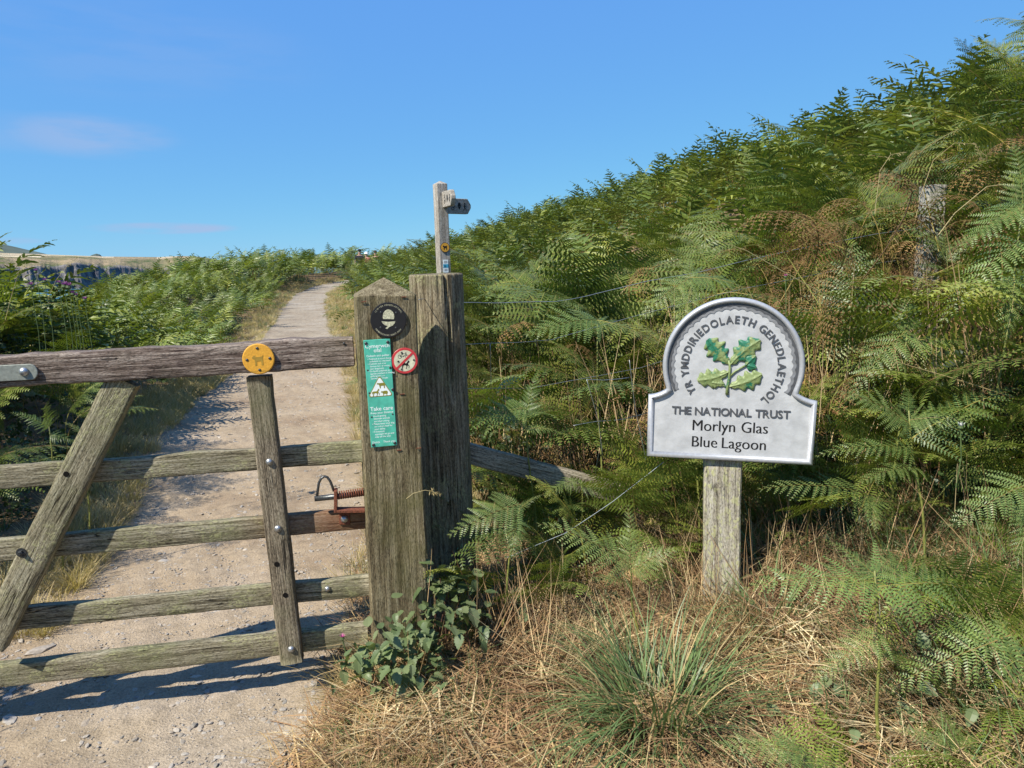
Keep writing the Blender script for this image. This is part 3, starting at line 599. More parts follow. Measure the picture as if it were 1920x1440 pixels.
x, y = plants_r(8, -14, 26, 24, 52, .9); put('bracken', 'fernfar', x, y, 'green bracken covering the far top of the right hillside', 'bracken', .9, 1.25, 2.2)
# low understory on the near slope
x, y = plants_r(42, -1, 6, 2.3, 6.5, .5); n = len(x)
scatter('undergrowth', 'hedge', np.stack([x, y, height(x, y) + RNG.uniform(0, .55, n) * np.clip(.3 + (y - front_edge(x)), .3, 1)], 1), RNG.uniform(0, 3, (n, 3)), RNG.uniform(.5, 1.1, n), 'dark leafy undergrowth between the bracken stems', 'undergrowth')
x, y = plants_r(26, -1, 6, 2.1, 6, .4); n = len(x); put('dead_bracken', 'dead', x, y, 'brown dead bracken fronds hanging under the green ones', 'dead bracken', .6, 1.15, None, .2)
x, y = plants_r(9, .2, 4.5, 2.6, 5, .6); k = (x > 1.5) | (y > 3.2); x, y = x[k], y[k]; n = len(x)
scatter('dead_bracken', 'dead', np.stack([x, y, height(x, y) + RNG.uniform(.3, .8, n)], 1), RNG.normal(0, .5, (n, 3)) + np.array([0, 0, 2.]), RNG.uniform(.5, 1., n), 'brown withered fronds caught high in the bracken behind the sign', 'dead bracken')
x, y = rand_xy(60, .9, 2.7, 3.15, 4.3); n = len(x)
scatter('dead_bracken', 'dead', np.stack([x, y, height(x, y) + RNG.uniform(.45, 1.05, n)], 1), RNG.normal(0, .6, (n, 3)) + np.array([0, 0, 2.]), RNG.uniform(.45, .9, n), 'tangle of brown withered bracken right of and above the sign', 'dead bracken')
x, y = plants_r(8, .2, 4.0, 2.9, 4.8, .6); k = (x > 1.45) | (y > 3.2); x, y = x[k], y[k]; put('dead_stalks', 'stalks', x, y, 'tall dry stalks reaching up through the bracken behind the sign', 'dead stalks', 1.0, 1.6, None, .16)
x, y = plants_r(26, -1, 6, 2.0, 6.5, .35); put('dead_stalks', 'stalks', x, y, 'straw coloured dead stalks standing among the bracken', 'dead stalks', .6, 1.4, None, .12)
# left side: bracken hedge beside the path and slope towards the sea
def plants_l(dens, x0, x1, y0, y1, verge, tmax=8):
    n = int(dens * (x1 - x0) * (y1 - y0)); x, y = rand_xy(n, x0, x1, y0, y1); s, tr, tl = region(x, y)
    k = (tl > verge + .2 * fbm(x, y, 1.3, 2)) & (tl < tmax) & inview(x, y, .15); return x[k], y[k]
x, y = plants_l(26, -12, -2, 3.3, 10, .22, 6); k = y < 5.8; m = np.clip(.48 + .40 * region(x, y)[2], .45, 1.) * (1 + .06 * np.clip((-x - 3.0) / 2.5, 0, 1) * (y < 8)); put('bracken', 'fern', x[k], y[k], 'tall green bracken at the near end of the left hedge', 'bracken', .95, 1.15, -1.3, mul=m[k]); put('bracken', 'fernfar', x[~k], y[~k], 'green bracken hedge left of the path behind the gate', 'bracken', .8, 1.08, -1.3, mul=m[~k])
x, y = plants_l(12, -22, -4, 10, 32, .45, 9); put('bracken', 'fernfar', x, y, 'green bracken hedge left of the path further up', 'bracken', .6, .85, -1.3)
x, y = plants_l(7, -26, 6, 32, 56, .6, 14); put('bracken', 'fernfar', x, y, 'dark green scrub on the rise where the path bends right', 'bracken', 1.0, 1.5, -1.3)
x, y = plants_l(26, -7, -2, 3.0, 7.5, .40, 3.2); n = len(x); _, _, tl = region(x, y)
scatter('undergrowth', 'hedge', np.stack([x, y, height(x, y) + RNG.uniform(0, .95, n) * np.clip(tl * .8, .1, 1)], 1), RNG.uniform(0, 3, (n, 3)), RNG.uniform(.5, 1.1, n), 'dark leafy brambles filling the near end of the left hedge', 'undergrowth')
x, y = plants_l(3.5, -14, -4, 8, 40, .8, 4); put('undergrowth', 'shrub', x, y, 'dark leafy scrub inside the left hedge', 'undergrowth', .5, .85, None, .3)
# verges of dry grass along both sides of the path
def verge(dens, y0, y1, sidew, right=True):
    n = int(dens * (y1 - y0) * 3); y = RNG.uniform(y0, y1, n); t = RNG.uniform(-.12, sidew, n)
    x = path_x(y) + (np.interp(y, YK, WRK) + t if right else -np.interp(y, YK, WLK) - t); return x, y
xa, ya = verge(34, 3.0, 12, .95); xb, yb = verge(30, 3.0, 12, .38, False); xc, yc = verge(12, 12, 46, 1.0); xd, yd = verge(12, 12, 46, .9, False)
put('verge_grass', 'drytuft', np.concatenate([xa, xb, xc, xd]), np.concatenate([ya, yb, yc, yd]), 'dry yellow grass along both edges of the path', 'grass', .35, .95, None, .1)
x, y = verge(3.5, 3.4, 34, .9); x2, y2 = verge(1.6, 3.2, 34, .7, False)
put('verge_grass', 'greentuft', np.concatenate([x, x2]), np.concatenate([y, y2]), 'scattered green grass along the edges of the path', 'grass', .35, .8, None, .1)
# foreground right: straw, thatch, small weeds
def fg(n, x0=-.75, x1=2.6, y0=.9, y1=3.4):
    x, y = rand_xy(n, x0, x1, y0, y1); s, tr, tl = region(x, y); k = (tr > .10 + .1 * fbm(x, y, 4, 3)) & (y < front_edge(x) + .6); return x[k], y[k]
x, y = fg(1500); put('thatch', 'thatch', x, y, 'brown dead thatch matted over the ground below the sign', 'dead grass', .7, 1.2, None, .12, -.005)
x, y = fg(1500); k = RNG.random(len(x)) < .45 + .5 * (fbm(x, y, 3.1, 6) > 0); x, y = x[k], y[k]; put('straw', 'straw', x, y, 'pale cut straw lying over the ground below the sign', 'straw', .6, 1.15, None, .12, .008)
x, y = fg(330); put('short_grass', 'drytuft', x, y, 'short yellow grass growing through the straw', 'grass', .25, .6, None, .2)
x, y = fg(420); k = (fbm(x, y, 2.2, 7) > -.2) | (x > .9); x, y = x[k], y[k]; put('short_grass', 'greentuft', x, y, 'short green grass growing through the straw', 'grass', .35, .85, None, .25)
x, y = fg(620); k = RNG.random(len(x)) < np.clip(.18 + (x - .5) * .9 + (y > 2.6) * .35, .12, 1); x, y = x[k], y[k]; put('weeds', 'ground_leaf', x, y, 'small green weeds and brambles growing low through the straw', 'weeds', .5, 1.25, None, .35)
def fgr(n): 
    x, y = fg(n, .55, 2.8, 1.0, 3.2); k = (RNG.random(len(x)) < np.clip((x - .62) * 1.9 + (y - 2.3) * .3, .05, 1)) & (np.hypot(x - .8, y - 2.45) > .42); return x[k], y[k]
x, y = fgr(480); k = (x > 1.62) | ((y < 2.05) & (x > .95)); x, y = x[k], y[k]; put('bracken', 'fern', x, y, 'low young bracken growing through the straw right of the sign', 'bracken', .34, .66, 2.6, .25, -.12)
x, y = fgr(900); put('short_grass', 'greentuft', x, y, 'longer green grass growing at lower right', 'grass', .6, 1.25, None, .3)
x, y = fgr(1300); put('weeds', 'ground_leaf', x, y, 'bramble leaves scattered at lower right', 'weeds', .5, 1.05, None, .4)
x, y = fgr(260); put('dead_stalks', 'stalks', x, y, 'dry stalks standing in the straw at lower right', 'dead stalks', .25, .75, None, .4)
x, y = fgr(420); put('undergrowth', 'hedge', x, y, 'dark low leafy undergrowth at lower right', 'undergrowth', .3, .55, None, .4, -.04)
x, y = fg(320, -.45, 1.4, 2.35, 3.5); k = RNG.random(len(x)) < np.clip((y - 2.3) * 1.1 - np.abs(x - .8) * .0, 0, 1) * (.35 + .65 * ((x < .5) | (x > 1.05))); x, y = x[k], y[k]; put('undergrowth', 'hedge', x, y, 'leafy brambles round the foot of the posts and fence', 'undergrowth', .3, .7, None, .4, -.03)
x, y = fg(150, -.12, 1.5, 2.6, 3.5); k = ((x < .3) | (x > 1.2) | (y > 2.95)) & (np.hypot(x - .82, y - 2.5) > .5); put('bracken', 'fern', x[k], y[k], 'low bracken between the round post and the sign', 'bracken', .4, .72, 2.6, .2, -.12)
x, y = fg(200, -.45, 1.4, 2.3, 3.5); put('dead_stalks', 'stalks', x, y, 'brown dead stalks tangled below the fence', 'dead stalks', .25, .7, None, .5)
x, y = rand_xy(150, -.72, -.3, 1.6, 2.6); k = x - path_x(y) > .56; put('verge_grass', 'drytuft', x[k], y[k], 'wispy dry and green grass at the path edge in front of the gatepost', 'grass', .4, .85, None, .15)
x, y = rand_xy(110, -.55, -.15, 1.5, 2.3); put('short_grass', 'greentuft', x, y, 'bluish green grass at the bottom edge left of the straw', 'grass', .35, .7, None, .2)
# gravel on the path
n = 9000; y = np.concatenate([RNG.uniform(1.6, 4.5, n), RNG.uniform(4.5, 13, 6000)]); u = RNG.uniform(-1, 1, len(y)); x = path_x(y) + np.where(u < 0, u * (np.interp(y, YK, WLK) + .1), u * (np.interp(y, YK, WRK) + .1))
sc = .0022 + .010 * RNG.random(len(y)) ** 6 + .003 * RNG.random(len(y)); sc = sc * np.where(y > 4.5, 1.5, 1.)
scatter('gravel', 'pebble', np.stack([x, y, height(x, y) + .017], 1), np.stack([RNG.normal(0, .2, len(y)), RNG.normal(0, .2, len(y)), RNG.uniform(0, 6.3, len(y))], 1), sc, 'small grey gravel and stone chips scattered over the path', 'gravel')
# shade-casting brambly bank on the left, in front of the gate
x, y = rand_xy(340, -4.2, -1.9, -1.0, 2.0); k = x < -2.12 - .25 * fbm(x, y, 3, 1) - .45 * np.clip(y - 1.3, 0, 1); x, y = x[k], y[k]
scatter('undergrowth', 'hedge', np.stack([x, y, height(x, y) + RNG.uniform(0, 1.15, len(x))], 1), RNG.uniform(0, 3, (len(x), 3)), RNG.uniform(.7, 1.3, len(x)), 'leafy bank left of the viewer just outside the view', 'undergrowth')

# ------------------------------------------------------------------ timber boards
def board_mesh(name, Ln, Wd, T, mat, segs=40, wob=.0025, rnd=.006, seed=0, taper=None):
    """Timber along local X (from 0), width along Z, thickness along Y (front face at -Y, y from 0 to T)."""
    V = []; Fc = []; prof = []
    r = rnd; hw = Wd / 2
    for (cx, cz, a0) in ((T - r, hw - r, 0), (r, hw - r, 90), (r, -hw + r, 180), (T - r, -hw + r, 270)):
        for k in range(3):
            a = math.radians(a0 + 45 * k); prof.append((cx + r * math.cos(a), cz + r * math.sin(a)))
    # add mid points on the long faces so they can be uneven
    P2 = []
    for i in range(len(prof)):
        P2.append(prof[i]); q = prof[(i + 1) % len(prof)]
        dd = math.hypot(q[0] - prof[i][0], q[1] - prof[i][1])
        if dd > .02:
            m = max(2, int(dd / .02))
            for k in range(1, m): P2.append((prof[i][0] + (q[0] - prof[i][0]) * k / m, prof[i][1] + (q[1] - prof[i][1]) * k / m))
    n = len(P2)
    for i in range(segs + 1):
        x = Ln * i / segs; tw = 1 if taper is None else taper(i / segs)
        for (py, pz) in P2:
            dz = wob * (n3(x * 4 + seed, 1 + (pz > 0) * 3, 0) * 1.4 + .6 * n3(x * 17 + seed, pz * 20, 2)); dy = wob * .8 * n3(x * 5 + seed, pz * 30, (py > T / 2) * 5 + 3) + wob * .35 * n3(x * 30 + seed, pz * 90, 8)
            e = 0 if 0 < i < segs else (-.004 if i else .004)
            V.append((x + e * (abs(n3(pz * 40, py * 40, seed))), py + dy, pz * tw + dz))
    for i in range(segs):
        for k in range(n): Fc.append((i * n + k, i * n + (k + 1) % n, (i + 1) * n + (k + 1) % n, (i + 1) * n + k))
    Fc.append(tuple(range(n))); Fc.append(tuple(segs * n + k for k in range(n - 1, -1, -1)))
    me = mk(name, V, Fc, mat, smooth=True, link=False)
    for p in me.polygons:
        if len(p.vertices) > 4: p.use_smooth = False
    return me
def place_board(name, p0, p1, nrm, Wd, T, mat, parent=None, seed=0, **kw):
    """front-face centre line from p0 to p1; nrm points to the viewer's side."""
    p0 = Vector(p0); p1 = Vector(p1); X = (p1 - p0).normalized(); Y = (-nrm - X * (-nrm).dot(X)).normalized(); Z = X.cross(Y)
    o = lk(name, board_mesh(name, (p1 - p0).length, Wd, T, mat, seed=seed, **kw), parent)
    o.matrix_basis = (parent.matrix_basis.inverted() if parent else Matrix()) @ frame(p0, X, Y, Z); return o
def on(parent, M): return parent.matrix_basis.inverted() @ M

# ------------------------------------------------------------------ gate
GR = P(668, 660, 2.50); GL = P(0, 700, 2.30); GX = Vector((GR.x - GL.x, GR.y - GL.y, 0)).normalized(); GN = Vector((GX.y, -GX.x, 0))   # GN towards the viewer
GO = Vector((GR.x, GR.y, 0))
def G(px, py, off=0):                                    # point on the upright gate plane, off metres behind its front
    d = ray(px, py); o = Vector((0, 0, CAMZ)); q = GO - GN * off; t = (q - o).dot(GN) / d.dot(GN); return o + d * t
gate = empty('wooden_gate', (GL.x - .35 * GX.x, GL.y - .35 * GX.y, 0), 'closed weathered five bar wooden field gate with diagonal brace across the path', 'gate')
bpy.context.view_layer.update()
UPV = Vector((0, 0, 1))
def seg(a, b, t0, t1): return a + (b - a) * t0, a + (b - a) * t1
def gboard(name, a, b, off, Wd, T, mat, seed, e0=0., e1=1., **kw):
    p, q = G(a[0], a[1], off), G(b[0], b[1], off); p, q = seg(p, q, e0, e1)
    return place_board(name, p, q, GN, Wd, T, mat, gate, seed, **kw)
top = gboard('top_rail', (0, 699), (664, 660), 0.0, .103, .078, M_RAIL_TOP, 1, -.22, .998, wob=.006, rnd=.009, segs=90)
r2 = gboard('rail', (0, 897), (676, 848), .075, .078, .036, M_RAIL, 2, -.2, 1.005, wob=.004)
r3 = gboard('rail', (0, 1033), (690, 973), .075, .079, .036, M_RAILR, 3, -.2, 1.0, wob=.004)
r4 = gboard('rail', (0, 1166), (695, 1099), .075, .079, .036, M_RAIL, 4, -.2, 1.0, wob=.004)
r5 = gboard('rail', (0, 1270), (700, 1190), .072, .083, .045, M_RAIL, 5, -.2, .985, wob=.003)
st = gboard('stile', (484, 706), (547, 1246), .016, .080, .056, M_STILE, 6, wob=.003)
st.name = 'stile'
br = gboard('brace', (229, 713), (-12, 1190), .016, .098, .056, M_BRACE, 7, 0, 1.05, wob=.003)
# the hanging end, just outside the picture
gboard('hanging_stile', (-238, 690), (-215, 1310), .012, .11, .075, M_STILE, 8)
# bolts, strap hinge, and near-black discs painting the shade inside bolt holes
bolt_me = mk('bolt', *lathe([(.0125, 0), (.0125, .002), (.011, .005), (.0075, .0085), (.003, .0102)], 20), M_GALV, smooth=True, link=False)
screw_me = mk('screw', *lathe([(.0042, 0), (.004, .0014), (.002, .002)], 12), M_STEEL, smooth=True, link=False)
hole_me = mk('bolt_hole_shade', *joinvf([lathe([(.0095, .0), (.0085, .0007)], 16)]), M_HOLE, link=False)
GZ = GN; GM = lambda p: frame(p, GX, UPV, GN)
for (px, py, off, me, k) in ((505, 866, .016, bolt_me, 1), (521, 991, .016, bolt_me, 1), (40, 1036, .016, bolt_me, 1.05), (646, 973, .071, bolt_me, 1.1), (546, 1217, .016, bolt_me, 1), (614, 1104, .075, bolt_me, .85)):
    b_ = lk('bolt', me, gate, on(gate, GM(G(px, py, off - .0015)) @ Matrix.Scale(k, 4)))
for (px, py) in ((519, 1058), (535, 1116), (124, 889)): lk('bolt_hole_shade', hole_me, gate, on(gate, GM(G(px, py, .0145))))
for (px, py) in ((645, 644),): lk('screw', screw_me, gate, on(gate, GM(G(px, py, -.0012))))
# nut and washer on the brace
v, f = lathe([(.0085, 0), (.0085, .009), (.006, .010)], 6); nut = lk('nut', mk('nut', *joinvf([lathe([(.016, 0), (.016, .002)], 20), (([(a, b, c + .002) for a, b, c in v]), f), lathe([(.0045, .01), (.0045, .016)], 10)]), M_STEEL, link=False), gate, on(gate, GM(G(40, 1036, .0145))))
bpy.data.objects.remove([o for o in gate.children if o.name.startswith('bolt') and not o.name.startswith('bolt_hole_shade')][2])
# strap of the hinge: bar with rounded end on the top rail
pts = [(.28 * -1, -.026), (.0, -.026)] + [(.022 * math.cos(a) + 0, .026 * math.sin(a)) for a in np.linspace(-1.35, 1.35, 9)] + [(0, .026), (-.28, .026)]
v, f = extr(pts, 0, .006); s_ = lk('strap_hinge', mk('strap_hinge', v, f, M_STRAP, link=False), gate, on(gate, frame(G(58, 697, -.005), (G(200, 690) - G(0, 701)).normalized(), UPV, GN))); bev(s_, .002)
lk('bolt', bolt_me, gate, on(gate, GM(G(45, 697, -.0115)) @ Matrix.Scale(1.15, 4)))
# yellow disc with a dog in relief
dm = frame(G(485, 673, -.0055), GX, UPV, GN) @ Matrix.Rotation(math.radians(2), 4, 'Z')
v, f = lathe([(.0515, 0), (.0525, .002), (.051, .005), (.049, .0058)], 48); disc = lk('waymark_disc', mk('waymark_disc', v, f, M_YEL, link=False), gate, on(gate, dm))
DOG = [(-.62, -.9), (-.62, .12), (-.98, .30), (-.98, .55), (-.72, .78), (-.50, .80), (-.44, .55), (.55, .55), (.72, .78), (.84, .72), (.70, .40), (.70, -.9), (.44, -.9), (.40, -.18), (-.30, -.18), (-.36, -.9)]
def sc2(pts, s, dx=0, dy=0, sy=None): return [(x * s + dx, y * (sy or s) + dy) for x, y in pts]
def child_print(name, parent, geo, mat, M, smooth=False): o = lk(name, mk(name, geo[0], geo[1], mat, link=False, smooth=smooth), parent); o.matrix_basis = M; return o
child_print('dog_relief', disc, extr(sc2(DOG, .020, 0, -.003), .0056, .0066), M_YELD, Matrix())
for a in (90, 0, 180, 270): lk('screw', screw_me, disc, Matrix.Translation((.037 * math.cos(math.radians(a)), .037 * math.sin(math.radians(a)), .0058)) @ Matrix.Scale(1.15, 4))

# ------------------------------------------------------------------ lettering
def glyph_vf(txt, size, ext=.0005, bold=0., shift=0., align='CENTER', space=1., slant=0.):
    cu = bpy.data.curves.new('t', 'FONT'); cu.body = txt; cu.size = size; cu.extrude = ext; cu.offset = bold * size; cu.align_x = align; cu.space_character = space; cu.resolution_u = 3; cu.space_line = 1.0; cu.shear = slant
    o = bpy.data.objects.new('t', cu); COL.objects.link(o); dg = bpy.context.evaluated_depsgraph_get(); me = bpy.data.meshes.new_from_object(o.evaluated_get(dg))
    V = [tuple(v.co) for v in me.vertices]; Fc = [tuple(p.vertices) for p in me.polygons]
    bpy.data.objects.remove(o); bpy.data.curves.remove(cu); bpy.data.meshes.remove(me)
    return V, Fc
def text_child(name, parent, txt, size, x, y, z, mat, rot=0., sx=1., contrast=0., **kw):
    """lettering standing at (x, y), z above the parent's face; contrast thickens only the upright strokes."""
    V, Fc = glyph_vf(txt, size, **kw)
    if contrast: V2 = [(a + contrast, b, c + .00015) for a, b, c in V]; V3 = [(a + contrast / 2, b, c + .00008) for a, b, c in V]; V, Fc = joinvf([(V, Fc), (V2, Fc), (V3, Fc)])
    V = [(a * sx, b, c) for a, b, c in V]
    return child_print(name, parent, (V, Fc), mat, Matrix.Translation((x, y, z)) @ Matrix.Rotation(rot, 4, 'Z'))
def arc_text(name, parent, txt, size, R, a0, a1, z, mat, **kw):
    """letters along an arc, tops outward, clockwise from angle a0 to a1 (degrees)"""
    adv = []
    for ch in txt:
        if ch == ' ': adv.append(.30); continue
        V, _ = glyph_vf(ch, 1.0); xs_ = [v[0] for v in V]; adv.append(max(xs_) - min(xs_) + .13)
    tot = sum(adv); pos = 0
    for ch, w in zip(txt, adv):
        c = (pos + w / 2) / tot; pos += w
        if ch == ' ': continue
        a = math.radians(a0 + (a1 - a0) * c)
        V, Fc = glyph_vf(ch, size, **kw); mx = (max(v[0] for v in V) + min(v[0] for v in V)) / 2; V = [(v[0] - mx, v[1], v[2]) for v in V]
        child_print(name, parent, (V, Fc), mat, Matrix.Translation((R * math.cos(a), R * math.sin(a), z)) @ Matrix.Rotation(a - math.pi / 2, 4, 'Z'))
text_child('lettering', disc, 'DOGS    LEADS', .0085, 0, -.044, .0058, M_YELD, ext=.0003)

# ------------------------------------------------------------------ latch
latch = empty('spring_latch', (0, 0, 0), 'x', 'x'); bpy.data.objects.remove(latch)
def g3(pts, off): return [G(x, y, off) for x, y in pts]
def gpart(name, geo, mat, parent=gate, smooth=True):      # world-space geometry under the gate
    V, Fc = geo; Mi = gate.matrix_basis.inverted(); V = [Mi @ Vector(v) for v in V]; o = lk(name, mk(name, V, Fc, mat, link=False, smooth=smooth), gate)
    return o
plate = gpart('latch_bracket', joinvf([tube([G(629, 925, .045), G(629, 957, .045)], .008, 4)]), M_RUST, smooth=False)
def gbox(x0, y0, x1, y1, o0, o1):
    a = [G(x0, y1, o0), G(x1, y1, o0), G(x1, y0, o0), G(x0, y0, o0)]; b = [p - GN * (o1 - o0) for p in a]
    return a + b, [(0, 1, 2, 3), (7, 6, 5, 4), (0, 4, 5, 1), (1, 5, 6, 2), (2, 6, 7, 3), (3, 7, 4, 0)]
bpy.data.objects.remove(plate)
lb = gpart('latch_bracket', joinvf([gbox(626, 921, 632, 962, .03, .073), gbox(629, 957, 684, 962, .03, .073), gbox(636, 961, 656, 984, .068, .0745)]), M_RUST, smooth=False); bev(lb, .0015)
def gchild(name, geo, mat, par, smooth=True):
    Mi = gate.matrix_basis.inverted(); V = [Mi @ Vector(v) for v in geo[0]]; o = lk(name, mk(name, V, geo[1], mat, link=False, smooth=smooth), par); return o
gpart('latch_rod', tube([G(590, 935, .05), G(640, 930, .05), G(684, 924, .05)], .0105, 12), M_STEEL)
sp_pts = []; A = G(633, 929, .05); B = G(684, 922, .05); ax = (B - A).normalized(); ua = (UPV - ax * UPV.dot(ax)).normalized(); ub = ax.cross(ua)
for i in range(12 * 14 + 1):
    t = i / (12 * 14); q = 2 * math.pi * 12 * t; sp_pts.append(A + (B - A) * t + (ua * math.cos(q) + ub * math.sin(q)) * .0135)
gpart('latch_spring', tube(sp_pts, .0026, 6), M_RUST)
gpart('latch_handle', tube([G(x, y, .05) for x, y in ((594, 934), (596, 918), (598, 905), (602, 897), (608, 893), (614, 895), (619, 902), (623, 912), (626, 921))], .0048, 10), M_STEEL)

# ------------------------------------------------------------------ gatepost
PO = P(724, 560, 2.44); py_ = math.radians(13)
PXd = Vector((math.cos(py_), math.sin(py_), 0)); PN = Vector((PXd.y, -PXd.x, 0))
top_l = P(668, 562, 2.43); 
post_bot = PG(752, 1190); Zb = post_bot.z - .25
tilt_top = P(724, 556, 2.46); c_bot = P(752, 1190, 2.47)
axis_v = (tilt_top - c_bot); axis_v = (axis_v - PN * 0).normalized()
PXa = (PXd - axis_v * PXd.dot(axis_v)).normalized(); PYa = axis_v.cross(PXa)             # PYa points away from the viewer
PW = .207
def post_mesh(name, H, Wd, T, capH, mat, segs=50, wob=.003, seed=0, rnd=.006):
    """square post along local Z (front face y=0..T behind), shallow pyramid top; top rim at z=H"""
    V = []; Fc = []; hw = Wd / 2; m = 7; ring = []
    def pr(a, b): return [(a[0] + (b[0] - a[0]) * k / m, a[1] + (b[1] - a[1]) * k / m) for k in range(m)]
    c = [(-hw + rnd, 0), (hw - rnd, 0), (hw, rnd), (hw, T - rnd), (hw - rnd, T), (-hw + rnd, T), (-hw, T - rnd), (-hw, rnd)]
    ring = pr(c[0], c[1]) + [c[1]] + pr(c[2], c[3]) + [c[3]] + pr(c[4], c[5]) + [c[5]] + pr(c[6], c[7]) + [c[7]]
    n = len(ring)
    for i in range(segs + 1):
        z = H * i / segs
        for (x, y) in ring:
            d = wob * (n3(x * 12 + seed, y * 12, z * 4) + .5 * n3(x * 50, y * 50 + seed, z * 12)); k = 1 + d / hw; V.append((x * k, T / 2 + (y - T / 2) * k, z))
    for i in range(segs):
        for k in range(n): Fc.append((i * n + k, i * n + (k + 1) % n, (i + 1) * n + (k + 1) % n, (i + 1) * n + k))
    b = segs * n
    V += [(x * .985, T / 2 + (y - T / 2) * .985, H + .004) for x, y in ring]
    for k in range(n): Fc.append((b + k, b + (k + 1) % n, b + n + (k + 1) % n, b + n + k))
    V.append((0, T / 2, H + capH)); ap = len(V) - 1
    for k in range(n): Fc.append((b + n + k, b + n + (k + 1) % n, ap))
    Fc.append(tuple(range(n - 1, -1, -1)))
    return mk(name, V, Fc, mat, link=False)
Hpost = (tilt_top - c_bot).length + .28
gp_o = c_bot - axis_v * .28
gpost = empty('gatepost', (gp_o.x, gp_o.y, gp_o.z), 'thick square oak gatepost with pyramid top carrying the disc, green plaque and red ring sign', 'post')
gpost.matrix_basis = frame(gp_o, PXa, PYa, axis_v)
lk('post_shaft', post_mesh('post_shaft', Hpost, PW, PW, .062, M_POST, wob=.0035, seed=4), gpost)
def PF(px, py, out=0):                                   # point on the post's front face, in post coordinates (x, z)
    d = ray(px, py); o = Vector((0, 0, CAMZ)); q = gp_o - PYa * out; t = (q - o).dot(PYa) / d.dot(PYa); p = gpost.matrix_basis.inverted() @ (o + d * t); return p
def face_m(x, z, out=.0035, rot=0.): return Matrix.Translation((x, -out, z)) @ Matrix.Rotation(math.pi / 2, 4, 'X') @ Matrix.Rotation(rot, 4, 'Z')
MSC = .00188                                             # metres per photo pixel on the post face
# black acorn disc
q = PF(728, 600); ad = lk('acorn_disc', mk('acorn_disc', *lathe([(.059, 0), (.060, .0015), (.0595, .004), (.058, .0045)], 56), M_BLACK, link=False), gpost, face_m(q.x, q.z, .004, math.radians(-3)))
nut_p = [(.019 * math.cos(a) * (1 if abs(math.sin(a)) < .95 else 1), .012 + .024 * math.sin(a)) for a in np.linspace(-.35, math.pi + .35, 24)]
child_print('acorn_emblem', ad, joinvf([extr(sc2(nut_p, 1), .0045, .0056), extr([(-.023, -.004), (-.020, -.010), (-.012, -.017), (-.002, -.020), (-.010, -.028), (-.004, -.030), (.004, -.022), (.014, -.018), (.021, -.010), (.023, -.003), (0, -.0055)], .0045, .0056)]), M_CREAM, Matrix())
arc_text('lettering', ad, 'LLWYBR CENEDLAETHOL', .0075, .0488, 150, 30, .0046, M_CREAM, ext=.0003) 
def arc_text_in(name, parent, txt, size, R, a0, a1, z, mat, **kw):
    """letters along the lower arc, tops inward, reading left to right"""
    n = len(txt)
    for i, ch in enumerate(txt):
        if ch == ' ': continue
        a = math.radians(a0 + (a1 - a0) * (i + .5) / n); V, Fc = glyph_vf(ch, size, **kw); mx = (max(v[0] for v in V) + min(v[0] for v in V)) / 2
        V = [(v[0] - mx, v[1], v[2]) for v in V]; child_print(name, parent, (V, Fc), mat, Matrix.Translation((R * math.cos(a), R * math.sin(a), z)) @ Matrix.Rotation(a + math.pi / 2, 4, 'Z'))
arc_text_in('lettering', ad, 'PEMBROKESHIRE COAST PATH', .0072, .0535, 215, 325, .0046, M_CREAM, ext=.0003)
for a in (45, 135, 225, 315): lk('screw', screw_me, ad, Matrix.Translation((.036 * math.cos(math.radians(a)), .036 * math.sin(math.radians(a)), .0045)) @ Matrix.Scale(.8, 4))
# tall green plaque
c0 = PF(682, 638); c1 = PF(733, 634); c2 = PF(743, 835); c3 = PF(695, 838)
cx = (c0.x + c1.x + c2.x + c3.x) / 4; cz = (c0.z + c1.z + c2.z + c3.z) / 4; pw = ((c1 - c0).length + (c2 - c3).length) / 2; ph = ((c0 - c3).length + (c1 - c2).length) / 2
prot = math.atan2((c1 - c0).z, (c1 - c0).x) * .5 + .5 * (math.atan2((c1 - c2).z, (c1 - c2).x) - math.pi / 2)
v, f = extr([(-pw / 2, -ph / 2), (pw / 2, -ph / 2), (pw / 2, ph / 2), (-pw / 2, ph / 2)], 0, .003)
plaq = lk('info_plaque', mk('info_plaque', v, f, M_TEAL, link=False), gpost, face_m(cx, cz, .0038, prot)); bev(plaq, .002)
for (sx, sy, k) in ((-.41, .47, 1.3), (.40, .47, 1.3), (-.41, -.475, 1.3), (.41, -.475, 1.3), (.43, .235, 1.0), (.47, .03, 1.3), (-.42, .225, .7), (-.42, .015, .7), (-.40, -.21, .7), (.40, -.2, .7)):
    lk('screw', screw_me, plaq, Matrix.Translation((sx * pw, sy * ph, .003)) @ Matrix.Scale(k, 4))
def pl(txt, y, size, x=0., align='CENTER'): text_child('lettering', plaq, txt, size, x, y * ph, .0031, M_WHITE, ext=.0002, align=align, bold=.008)
pl('Cymerwch', .425, .0185); pl('ofal', .385, .0185); pl('Cadwch eich pellter', .345, .0095)
xl = -.40 * pw
for i, t_ in enumerate(['\u2022 Peidiwch \u00e2 mynd rhwng', '   anifeiliaid a\u2019u rhai bach', '\u2022 Cadwch eich ci ar', '   dennyn byr, er mwyn', '   eich diogelwch', '\u2022 Os bydd anifeiliaid yn', '   agos\u00e1u peidiwch \u00e2 rhedeg', '   gollyngwch y ci,', '   camwch o\u2019r llwybr']): pl(t_, .318 - i * .0225, .0078, xl, 'LEFT')
pl('Take care', -.155, .0195); pl('Keep your distance', -.185, .0098)
for i, t_ in enumerate(['\u2022 Avoid getting', '   between animals', '   and their young', '\u2022 Please keep your dog', '   on a short lead for', '   your safety', '\u2022 If livestock', '   approach let go and', '   step off the way']): pl(t_, -.213 - i * .0245 * 1.0, .0082, xl, 'LEFT')
